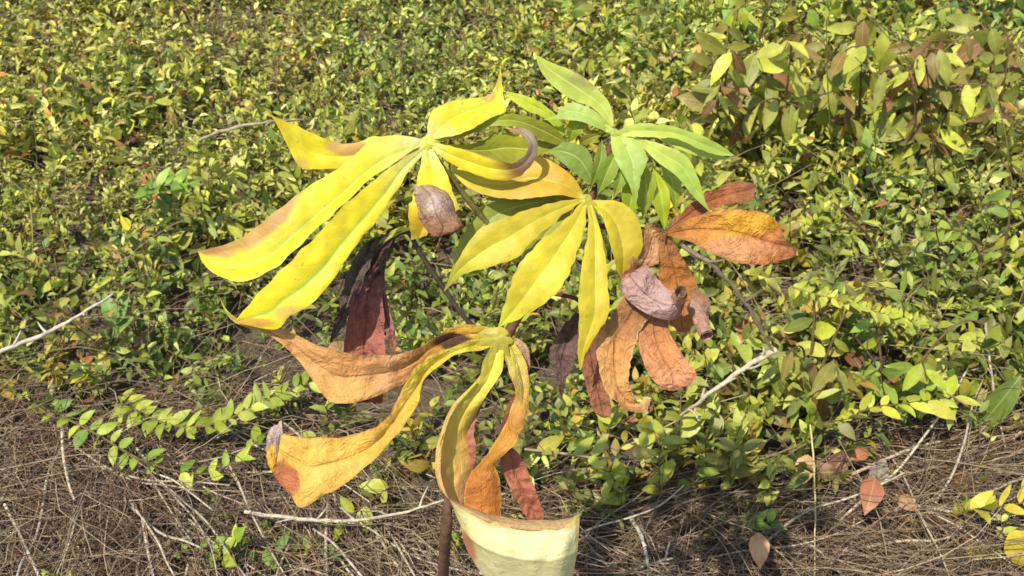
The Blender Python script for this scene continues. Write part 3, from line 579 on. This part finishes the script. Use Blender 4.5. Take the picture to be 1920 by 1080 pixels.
# sprig shapes, each used many times with its own turn, size and colours
TPL = []
for k in range(150):
    nl = rnd.randint(9, 17)
    TPL.append(sprig(np.zeros(3), rnd.uniform(.12, .2), min(1.45, abs(rnd.gauss(.6, .4))), rnd.uniform(0, 6.28), nl, rnd.uniform(.028, .052), rnd.uniform(.18, .26)))
X0, X1, Y0_, Y1 = -2.3, 2.3, .25, 4.4
inst = []
for i in range(38000):
    y = Y0_ + (Y1 - Y0_) * rnd.random() ** .8; x = rnd.uniform(-1, 1) * (1.25 + y * .62)
    px, py = pix(np.array((x, y, 0.03)))
    gd = green(px, py, x, y)
    far = 1. if -250 < px < 2170 and -250 < py < 1250 else .5
    near = min(1, max(0, (py - 330) / 250))
    open_ = 1 - near * .55 * min(1, max(0, .5 + 2.2 * nzv(x * 5, y * 5, 77.)))
    if rnd.random() > gd * far * (.45 + .32 * y) * open_: continue
    k = min(1, max(0, (px - 700) / 900))                      # taller and larger leaved towards the bushes
    sc_ = (.72 + .3 * k + .35 * (nzv(x * 2.4, y * 2.4, 4) + .25)) * rnd.uniform(.7, 1.25)
    if gd < .35: sc_ *= .65
    inst.append((rnd.randrange(len(TPL)), x, y, hgt(x, y) - .003, rnd.uniform(0, 6.28), max(.35, sc_), px, py, gd))
def turn(v, a):
    c_, s_ = math.cos(a), math.sin(a); v = np.asarray(v)
    return np.stack([v[..., 0] * c_ - v[..., 1] * s_, v[..., 0] * s_ + v[..., 1] * c_, v[..., 2]], -1)
TINTS = {'bright yellow green': [C(200, 204, 84), C(188, 196, 70), C(208, 208, 104)], 'mid green': [C(140, 160, 66), C(126, 148, 62), C(152, 170, 78)],
         'dull olive': [C(146, 146, 72), C(128, 126, 60), C(160, 156, 84)], 'yellowing': [C(212, 190, 74), C(196, 168, 70), C(206, 200, 84)]}
def spot(px, py):
    if py > np.interp(px, BX, BY_) - 90: return 'at the ragged edge of the dry thatch'
    if px > 1230 and py < 430: return 'between the broad leaved bushes'
    if px > 1150: return 'in the cover past the withered brown leaf'
    if px < 800 and py < 460: return 'in the cover behind the large yellow leaf'
    if px < 800: return 'beside the shrivelled red leaf'
    return 'behind the golden leaf and the crown'
order = sorted([i for i in inst if 15 < i[6] < 1905 and 15 < i[7] < 1060 and i[8] > .2], key=lambda i: i[2] - .5 * i[5] + rnd.uniform(0, 1.3))[:250]
own = set(id(i) for i in order)
frames = None; stems = []; acc = [[] for _ in range(6)]
for it in inst:
    k, x, y, z, a, s_, px, py, gd = it; pts, L_ = TPL[k]; base = np.array((x, y, z))
    wp = turn(pts, a) * s_ + base
    if id(it) in own:
        tn = rnd.choice(list(TINTS)); cs = TINTS[tn]
        fr = [(turn(f[0], a) * s_ + base, turn(f[1], a), turn(f[2], a), f[3] * s_, f[4] * s_, cs[rnd.randrange(3)] * rnd.uniform(.55, 1.05)) for f in L_]
        sprig_thing('leafy_sprig', wp, fr, 'small %s sprig %s' % (tn, spot(px, py)), 'sprig', 'leafy sprigs of the ground cover')
        continue
    stems.append(wp)
    q = np.array([f[0] for f in L_]); d = np.array([f[1] for f in L_]); n_ = np.array([f[2] for f in L_]); n = len(L_)
    acc[0].append(turn(q, a) * s_ + base); acc[1].append(turn(d, a)); acc[2].append(turn(n_, a))
    acc[3].append(np.array([f[3] for f in L_]) * s_); acc[4].append(np.array([f[4] for f in L_]) * s_)
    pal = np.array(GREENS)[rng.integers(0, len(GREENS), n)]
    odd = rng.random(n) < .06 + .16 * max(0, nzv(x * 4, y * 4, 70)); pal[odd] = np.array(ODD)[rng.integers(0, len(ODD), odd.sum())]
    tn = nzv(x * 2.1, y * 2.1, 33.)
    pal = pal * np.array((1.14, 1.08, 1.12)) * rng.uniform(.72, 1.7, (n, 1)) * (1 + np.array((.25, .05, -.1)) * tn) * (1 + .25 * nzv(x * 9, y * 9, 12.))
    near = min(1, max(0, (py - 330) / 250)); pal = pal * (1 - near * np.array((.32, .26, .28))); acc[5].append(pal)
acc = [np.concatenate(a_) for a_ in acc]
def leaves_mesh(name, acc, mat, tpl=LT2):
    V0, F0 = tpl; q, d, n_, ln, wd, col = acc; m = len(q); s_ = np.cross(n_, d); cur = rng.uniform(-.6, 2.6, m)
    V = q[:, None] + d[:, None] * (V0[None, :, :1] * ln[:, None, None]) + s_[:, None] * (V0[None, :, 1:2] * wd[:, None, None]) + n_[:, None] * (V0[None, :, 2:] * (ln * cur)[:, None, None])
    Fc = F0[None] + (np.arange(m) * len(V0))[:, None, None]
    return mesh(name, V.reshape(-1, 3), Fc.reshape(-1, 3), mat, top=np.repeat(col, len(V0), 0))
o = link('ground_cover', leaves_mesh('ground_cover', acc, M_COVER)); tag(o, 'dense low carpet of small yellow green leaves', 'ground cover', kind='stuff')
print('cover leaves', len(acc[0]), 'sprigs', len(inst))
def strands(name, lines, rads, cols, sides=3, n=6):
    Vs = []; Fs = []; Cs = []; off = 0
    th = np.linspace(0, 2 * np.pi, sides, endpoint=False)
    i, j = np.meshgrid(np.arange(n - 1), np.arange(sides), indexing='ij'); j2 = (j + 1) % sides
    Fq = np.stack([i * sides + j, (i + 1) * sides + j, (i + 1) * sides + j2, i * sides + j2], -1).reshape(-1, 4)
    A_ = np.array(lines)                                       # (m, n, 3)
    t_ = np.gradient(A_, axis=1); t_ /= np.linalg.norm(t_, axis=2)[..., None] + 1e-9
    a = np.cross(t_, np.array((.31, .2, .93))); a /= np.linalg.norm(a, axis=2)[..., None] + 1e-9; b_ = np.cross(t_, a)
    tp = np.linspace(1, .45, n)
    r3 = np.array(rads)[:, None, None, None] * tp[None, :, None, None]
    V = A_[:, :, None] + r3 * (a[:, :, None] * np.cos(th)[None, None, :, None] + b_[:, :, None] * np.sin(th)[None, None, :, None])
    m = len(lines); Fc = Fq[None] + (np.arange(m) * n * sides)[:, None, None]
    return mesh(name, V.reshape(-1, 3), Fc.reshape(-1, 4), M_STRAW, top=np.repeat(np.array(cols), n * sides, 0))
lines = [catmull(p, 6) for p in stems]
o = link('cover_stems', strands('cover_stems', lines, [.0009] * len(lines), [C(120, 108, 66) * rnd.uniform(.6, 1.2) for _ in lines])); tag(o, 'thin tangled stems under the ground cover', 'stems', kind='stuff')

# ------------------------------------------------------------------ dry thatch
def straw_line(x, y, ln, az, lift, curve, n=6):
    p = np.array((x, y, hgt(x, y) + rnd.uniform(.002, .035))); out = [p]; pitch = lift
    for k in range(n - 1):
        az += rnd.gauss(0, curve); pitch += rnd.gauss(0, .12) - (pitch * .25)
        p = p + np.array((math.cos(az) * math.cos(pitch), math.sin(az) * math.cos(pitch), math.sin(pitch))) * ln / (n - 1)
        f = hgt(p[0], p[1]) + .003
        if p[2] < f: p[2] = f + rnd.uniform(0, .004); pitch = abs(pitch) * .3
        out.append(p.copy())
    return np.array(out)
def straw_col():
    return C(*rnd.choice([(178, 158, 130), (150, 128, 104), (196, 180, 150), (120, 100, 80), (164, 140, 110), (140, 124, 106), (104, 84, 66)])) * np.array((1., .93, .82)) * rnd.uniform(.6, 1.1)
lines = []; rads = []; cols = []
for i in range(18000):
    x = rnd.uniform(X0, X1); y = rnd.uniform(.3, 4.0)
    if abs(x) > 1.3 + y * .6: continue
    px, py = pix(np.array((x, y, 0.)))
    gd = green(px, py, x, y)
    if rnd.random() < gd * .55: continue
    az = 2.2 * nzv(x * 1.6, y * 1.6, 60) - .75 + rnd.gauss(0, .7)
    up = rnd.random() < .35 * gd
    lines.append(straw_line(x, y, rnd.uniform(.12, .3) if up else rnd.uniform(.08, .34), rnd.uniform(0, 6.3) if up else az, rnd.uniform(.9, 2.) if up else abs(rnd.gauss(.1, .22)), .16)); rads.append(rnd.uniform(.0005, .0014)); cols.append(straw_col())
o = link('dry_thatch', strands('dry_thatch', lines, rads, cols)); tag(o, 'tangled grey brown dry grass thatch lying on the soil', 'dry grass', kind='stuff')
# extra thatch in the open strip close to the camera
lines = []; rads = []; cols = []
for i in range(22000):
    x = rnd.uniform(-1.35, 1.35); y = rnd.uniform(.4, 1.6)
    px, py = pix(np.array((x, y, 0.)))
    if green(px, py, x, y) > .45: continue
    az = 2.4 * nzv(x * 2.3, y * 2.3, 90) - .7 + rnd.gauss(0, .75)
    lines.append(straw_line(x, y, rnd.uniform(.05, .26), az, abs(rnd.gauss(.12, .25)), .2)); rads.append(rnd.uniform(.0004, .0011)); cols.append(straw_col())
o = link('dry_thatch', strands('dry_thatch', lines, rads, cols)); tag(o, 'thick matted dry grass in the open strip before the green cover', 'dry grass', kind='stuff')
# the longer pale stalks one can pick out, each its own
def stalk(pts, r, col, label, group=None, name='grass_stalk', cat='stalk'):
    V, Fq = tube_data(pts, [r, r * .9, r * .6], 6, 20)
    o = link(name, mesh(name, V, Fq, M_STEM, pts[0]), None, col); o.location = tuple(pts[0]); return tag(o, label, cat, group)
for i in range(70):
    if i < 46: px, py = rnd.uniform(20, 720), rnd.uniform(800, 1070)
    elif i < 62: px, py = rnd.uniform(1560, 1900), rnd.uniform(760, 1070)
    else: px, py = rnd.uniform(900, 1500), rnd.uniform(980, 1070)
    g_ = G(px, py, 0)
    az = rnd.gauss(-.75, .5) if i < 46 else rnd.uniform(-2, 1)
    pts = straw_line(g_[0], g_[1], rnd.uniform(.15, .32), az, abs(rnd.gauss(.15, .15)), .12)
    stalk(pts, rnd.uniform(.0011, .0023), C(206, 190, 160) * rnd.uniform(.8, 1.1), 'long pale dry grass stalk lying on the thatch ' + ('under the thin yellow green runner' if i < 46 else 'before the small bright bush' if i < 62 else 'in front of the bare brown runner'), 'pale dry stalks on the thatch')
# ------------------------------------------------------------------ twigs and runners
def px_line(pts):  return [G(x, y, z) for (x, y, z) in pts]
def twig(pts, r, col, label, side=(), cat='twig', name='dry_twig'):
    w_ = px_line(pts); o = empty(name, w_[0]); tag(o, label, cat)
    V, Fq = tube_data(w_, [r, r * .95, r * .75, r * .5], 7, 34)
    nz_ = np.array([(nzv(*(p * 60)), nzv(*(p * 60 + 9)), nzv(*(p * 60 + 20))) for p in V]) * r * .7
    link('twig_stem', mesh('twig_stem', V + nz_, Fq, M_STEM, w_[0]), o, col)
    dense = catmull(w_, 40)
    for k in side:                                            # short snapped spurs
        q = dense[int(k * 38)]; d = np.array((rnd.gauss(0, 1), rnd.gauss(0, .6), abs(rnd.gauss(.4, .6)))); d /= np.linalg.norm(d)
        V, Fq = tube_data([q, q + d * .012, q + d * rnd.uniform(.018, .03) + rng.normal(0, .003, 3)], [r * .7, r * .5, r * .25], 5, 6)
        link('spur', mesh('spur', V, Fq, M_STEM, w_[0]), o, col)
    return o
twig([(-60, 676, .13), (0, 650, .14), (70, 622, .15), (140, 588, .16), (212, 550, .17)], .0034, C(206, 192, 168), 'pale straight dry twig lying across the leaves, its end beside the open thatch', (.3, .55, .8))
twig([(455, 945, .05), (540, 960, .06), (640, 969, .06), (740, 958, .06), (835, 935, .07)], .0026, C(196, 182, 152), 'pale knotty twig lying on the thatch below the drooping leaf', (.15, .3, .42, .6, .75, .9))
twig([(1276, 476, .34), (1330, 508, .33), (1395, 572, .28), (1450, 660, .21)], .0032, C(136, 118, 92), 'grey brown bare stem arching out from behind the withered brown leaf', (.2, .4, .6))
twig([(1453, 656, .21), (1400, 690, .2), (1360, 722, .18), (1310, 762, .15), (1270, 792, .1)], .0036, C(200, 184, 152), 'pale broken twig meeting the tip of an arching bare stem', (.15, .3, .5, .7, .85))
twig([(1516, 760, .12), (1526, 860, .09), (1530, 960, .06), (1529, 1100, .02)], .0013, C(206, 190, 130), 'single thin straw coloured stalk standing upright among low green leaves')
twig([(372, 266, .17), (430, 247, .18), (500, 234, .19), (570, 226, .17)], .0034, C(170, 156, 120), 'grey twig poking out behind the tip of a yellow leaflet', (.4, .7))
twig([(1180, 966, .02), (1205, 1015, .05), (1218, 1085, .02)], .003, C(196, 186, 168), 'short white grey stick lying in the shaded thatch', (.5,))
twig([(1150, 1082, .01), (1200, 1062, .02), (1262, 1046, .04)], .0028, C(206, 194, 170), 'short pale split twig lying at the foot of the thatch strip', (.6, .9))
twig([(1640, 560, .03), (1700, 500, .05), (1762, 468, .06)], .004, C(156, 142, 120), 'weathered grey stick lying among the leaves of the green cover', (.4, .8))
twig([(1560, 390, .16), (1600, 420, .15), (1640, 470, .1), (1660, 560, .06)], .002, C(110, 84, 60), 'dark thin wiry stem curving down into the green cover', ())
twig([(1850, 600, .1), (1858, 660, .1), (1876, 760, .05), (1890, 830, .02)], .002, C(190, 172, 140), 'bleached thin forked stalk standing over matted straw', (.2, .5))

def runner(pts, label, size, spacing, cols, r=.0016, stemcol=None, droop=0., name='trailing_runner'):
    w_ = px_line(pts); dense = catmull(w_, 60); ln = np.sum(np.linalg.norm(np.diff(dense, axis=0), axis=1)); L_ = []
    k = max(4, int(ln / spacing))
    for i in range(k):
        for sgn in (1, -1):
            f = (i + rnd.uniform(.1, .9)) / k; j = min(58, int(f * 58)); q = dense[j]; tg = dense[j + 1] - dense[j]; tg /= np.linalg.norm(tg)
            side = np.cross(tg, UPV) * sgn; ld = tg * rnd.uniform(.1, .7) + side * rnd.uniform(.4, 1.) + UPV * rnd.uniform(-.1, .6); ld /= np.linalg.norm(ld)
            nr = UPV + np.array((-.1, -.7, 0)) + rng.normal(0, .3, 3); nr -= ld * (nr @ ld); nr /= np.linalg.norm(nr)
            l_ = size * rnd.uniform(.6, 1.15); L_.append((q, ld, nr, l_, l_ * rnd.uniform(.17, .25), cols[rnd.randrange(len(cols))] * rnd.uniform(.75, 1.15)))
    return sprig_thing(name, w_, L_, label, 'runner', None, stemcol, r)
BG = [C(176, 196, 60), C(150, 176, 60), C(194, 206, 76), C(120, 156, 56)]
runner([(225, 745, .03), (290, 785, .05), (350, 800, .06), (420, 785, .07), (480, 755, .08), (560, 722, .08), (640, 690, .06)], 'leafy green runner with overlapping leaves trailing over dark shaded thatch', .034, .012, [C(164, 176, 66), C(182, 190, 76), C(140, 156, 60)])
runner([(75, 745, .02), (110, 772, .04), (180, 812, .05), (260, 858, .05), (340, 876, .05), (410, 872, .05), (455, 838, .06), (512, 792, .08)], 'thin yellow green runner curving across the open dry grass', .03, .026, BG)
runner([(300, 1020, .01), (380, 1015, .03), (470, 1020, .03), (560, 1026, .03), (640, 1010, .02)], 'low dark green runner lying along the foot of the thatch', .028, .018, [C(90, 124, 50), C(110, 144, 56), C(150, 172, 62)])
runner([(395, 1040, .02), (425, 1020, .05), (440, 990, .08)], 'bright green upright shoot with few leaves in the dry grass', .03, .02, [C(186, 200, 60), C(150, 176, 60)])
runner([(1480, 545, .2), (1540, 558, .21), (1600, 565, .21), (1660, 582, .2), (1740, 598, .18)], 'runner thick with tiny yellow green leaves lying level over the cover', .022, .008, [C(206, 212, 80), C(186, 196, 70), C(170, 180, 60)])
runner([(985, 842, .12), (1060, 850, .15), (1130, 860, .16), (1190, 852, .16), (1260, 815, .14)], 'bare brown runner with a few yellow leaves under the withered leaf', .034, .045, [C(206, 206, 70), C(190, 180, 70), C(176, 184, 70)], stemcol=C(166, 140, 110))
runner([(1500, 870, .02), (1512, 820, .08), (1520, 770, .14)], 'upright bright green sprig beside a single straw stalk', .032, .018, BG)
runner([(1370, 990, .01), (1410, 980, .04), (1450, 975, .05)], 'small cluster of fresh green leaves lying in the shaded thatch', .03, .012, [C(120, 166, 62), C(160, 196, 76)])
runner([(1560, 790, .08), (1640, 760, .12), (1720, 745, .13), (1800, 735, .12)], 'bright yellow green branch spreading over the straw', .036, .016, [C(206, 210, 76), C(186, 200, 60), C(214, 206, 70)])
runner([(1780, 960, .02), (1830, 945, .06), (1880, 940, .08), (1960, 930, .08)], 'yellowing low sprig growing out of the matted straw', .034, .018, [C(206, 196, 66), C(186, 190, 70), C(220, 200, 60)])
runner([(260, 365, .15), (310, 348, .18), (360, 350, .17)], 'feathery bright green frond rising from the cover', .036, .006, [C(150, 184, 70), C(170, 200, 84), C(136, 168, 62)])
runner([(900, 610, .06), (925, 580, .12), (935, 545, .17)], 'small pale budding sprig beside the tip of a golden leaflet', .016, .008, [C(206, 206, 110), C(190, 196, 90)])
runner([(205, 655, .03), (213, 630, .07), (216, 600, .09)], 'lone upright green leaf pair standing over brown thatch', .05, .05, [C(120, 150, 60)])

# ------------------------------------------------------------------ bushes with larger drooping leaves
def bush(px, py, height, nb, label, cols, lsize, spread, nl=9):
    base = G(px, py, 0); base[2] -= .004; o = empty('broad_leaf_bush', base); tag(o, label, 'bush', 'broad leaved bushes over the cover')
    for k in range(nb):
        az = rnd.uniform(0, 2 * math.pi); hh = height * rnd.uniform(.65, 1.1); out = spread * rnd.uniform(.4, 1.)
        dv = np.array((math.cos(az), math.sin(az), 0)) * out
        pts = [base, base + dv * .25 + UPV * hh * .55, base + dv * .65 + UPV * hh * .95, base + dv * 1.1 + UPV * hh * rnd.uniform(.85, 1.05)]
        V, Fq = tube_data(pts, [.0035, .0026, .0018, .001], 6, 18)
        br = link('branch', mesh('branch', V, Fq, M_STEM, base), o, C(120, 96, 62) * rnd.uniform(.7, 1.2))
        dense = catmull(pts, 40)
        for i in range(nl):
            f = .35 + .65 * (i + rnd.random() * .6) / nl; j = min(38, int(f * 39)); q = dense[j]; tg = dense[j + 1] - dense[j]; tg /= np.linalg.norm(tg)
            side = np.cross(tg, UPV); side /= np.linalg.norm(side) + 1e-6; side *= (1 if i % 2 else -1)
            ld = side * .7 + tg * .45 + UPV * rnd.uniform(-1.5, -.1) + rng.normal(0, .2, 3); ld /= np.linalg.norm(ld)
            nr = UPV * .6 + side * .5 + np.array((0, -.6, 0)) + rng.normal(0, .4, 3); nr -= ld * (nr @ ld); nr /= np.linalg.norm(nr)
            l_ = lsize * rnd.uniform(.6, 1.15)
            place_leaf(br, base, (q, ld, nr, l_, l_ * rnd.uniform(.15, .235), cols[rnd.randrange(len(cols))] * rnd.uniform(.75, 1.15)))
    return o
OLV = [C(160, 164, 70), C(146, 148, 62), C(182, 188, 76), C(150, 126, 70), C(176, 180, 72), C(198, 204, 70), C(130, 142, 62), C(206, 206, 90)]
BRN = [C(156, 118, 72), C(140, 104, 66), C(164, 150, 74), C(150, 148, 66)]
BRT = [C(186, 200, 66), C(160, 180, 70), C(140, 168, 70), C(176, 170, 60)]
bush(1330, 330, .30, 6, 'bush with arching olive and purple brown leaves behind the crown of the tall plant', OLV + BRN, .07, .18, 12)
bush(1450, 330, .34, 7, 'bush with hanging olive leaves and thin yellow stems', OLV, .07, .2, 12)
bush(1590, 360, .33, 7, 'bush of drooping dull green leaves, some dried brown', OLV + BRN, .068, .2, 12)
bush(1700, 400, .30, 6, 'bush with broad brown leaves hanging beside a bare soil patch', BRN + OLV, .07, .17, 11)
bush(1840, 330, .28, 6, 'bush with tan and olive leaves standing past the bare soil patch', OLV + BRN, .07, .18, 12)
bush(1860, 120, .26, 7, 'dark green glossy bush rising above the far edge of the bare patch', [C(96, 130, 60), C(120, 150, 70), C(80, 110, 56), C(150, 176, 84)], .06, .2, 11)
bush(1640, 150, .26, 6, 'light green bush behind the drooping olive bushes', BRT + OLV, .05, .22, 12)
bush(1400, 140, .24, 6, 'yellow green bush far behind the arching olive leaves', BRT + OLV[:3], .052, .22, 12)
bush(1180, 170, .2, 5, 'low yellow green bush behind the topmost green leaf', BRT + OLV[:3], .045, .18, 11)
bush(1500, 800, .2, 5, 'small bush with curled brown leaves in the shade of the tall plant', BRN + OLV, .05, .1, 7)
bush(1650, 790, .18, 6, 'small bright bush with yellowish leaves at the edge of the straw', BRT, .045, .13, 9)
bush(1400, 830, .15, 5, 'small dull green bush under a pale broken twig', OLV, .045, .1, 8)
bush(1860, 560, .2, 5, 'fresh light green bush with small bright leaves over the straw', BRT, .04, .13, 10)
# big single leaves that stand out
def big_leaf(px, py, z, tx, ty, tz, wd, col, label, name='fallen_leaf', cat='leaf', up=(0, -.5, 1.)):
    a = G(px, py, z); b_ = G(tx, ty, tz); d = b_ - a; l_ = np.linalg.norm(d); d /= l_; nr = np.array(up); nr = nr - d * (nr @ d); nr /= np.linalg.norm(nr)
    o = place_leaf(None, (0, 0, 0), (a, d, nr, l_, wd, col), 1, name); return tag(o, label, cat)
big_leaf(1812, 1015, .01, 1872, 1030, .012, .012, C(214, 196, 60), 'small bright yellow leaf fallen on the straw')
big_leaf(1900, 985, .06, 1935, 1060, .03, .02, C(214, 190, 60), 'yellow drooping leaf hanging over the straw beside a yellowing sprig')
big_leaf(1905, 205, .12, 1870, 262, .06, .026, C(206, 190, 166), 'pale dried whitish leaf hanging over the bare soil patch')
big_leaf(1920, 690, .12, 1822, 830, .03, .017, C(104, 124, 44), 'long dark green blade arching over the straw')
big_leaf(1590, 840, .05, 1545, 915, .02, .013, C(130, 84, 56), 'curled rust brown leaf in the shade under low bushes')
big_leaf(1660, 850, .05, 1640, 925, .02, .012, C(160, 148, 128), 'pale grey brown leaf hanging in the shade at the straw edge')
for i in range(46):                                           # brown litter
    px, py = (rnd.uniform(1300, 1900), rnd.uniform(560, 1000)) if i < 20 else (rnd.uniform(20, 700), rnd.uniform(420, 760)) if i < 34 else (rnd.uniform(100, 1800), rnd.uniform(30, 400))
    g_ = G(px, py, rnd.uniform(.015, .09)); az = rnd.uniform(0, 6.28); d = np.array((math.cos(az), math.sin(az), rnd.gauss(0, .3))); d /= np.linalg.norm(d)
    nr = np.array((rnd.gauss(0, .4), -.3 + rnd.gauss(0, .4), 1)); nr -= d * (nr @ d); nr /= np.linalg.norm(nr); l_ = rnd.uniform(.028, .05)
    o = place_leaf(None, (0, 0, 0), (g_, d, nr, l_, l_ * rnd.uniform(.25, .36), [C(186, 120, 84), C(160, 104, 70), C(196, 150, 104), C(140, 92, 66)][i % 4] * rnd.uniform(.8, 1.1)), 1, 'dead_leaf')
    tag(o, 'small dead brown leaf caught ' + ('among the low bushes past the withered leaf' if i < 20 else 'in the cover beside the pale straight twig' if i < 34 else 'in the cover behind the tall plant'), 'leaf', 'dead brown leaves in the cover')

# thin wiry stems standing out of the cover
for i, (xa, ya, xb, yb, zb) in enumerate([(1560, 330, 1545, 60, .42), (1735, 330, 1640, 60, .36), (1755, 420, 1735, 130, .36), (1660, 300, 1600, 120, .32), (1890, 420, 1850, 150, .3), (1800, 560, 1770, 400, .22), (1480, 300, 1420, 60, .36),
                                         (1720, 700, 1690, 560, .16), (1640, 720, 1600, 620, .14), (1420, 700, 1400, 600, .12), (590, 330, 560, 180, .16), (300, 180, 330, 60, .18), (60, 520, 20, 330, .18), (150, 420, 190, 300, .14)]):
    a = G(xa, ya, 0); b_ = G(xb, yb, zb); m_ = (a + b_) / 2 + np.array((rnd.gauss(0, .03), rnd.gauss(0, .03), .04))
    stalk(np.array([a, m_, b_]), .0014, [C(190, 184, 100), C(160, 150, 80), C(120, 96, 66)][i % 3] * rnd.uniform(.8, 1.1), 'thin wiry stem leaning up ' + ('among the broad leaved bushes' if i < 7 else 'from the cover past the withered brown leaf' if i < 10 else 'from the cover behind the large yellow leaf'), 'wiry stems', 'wiry_stem', 'stem')
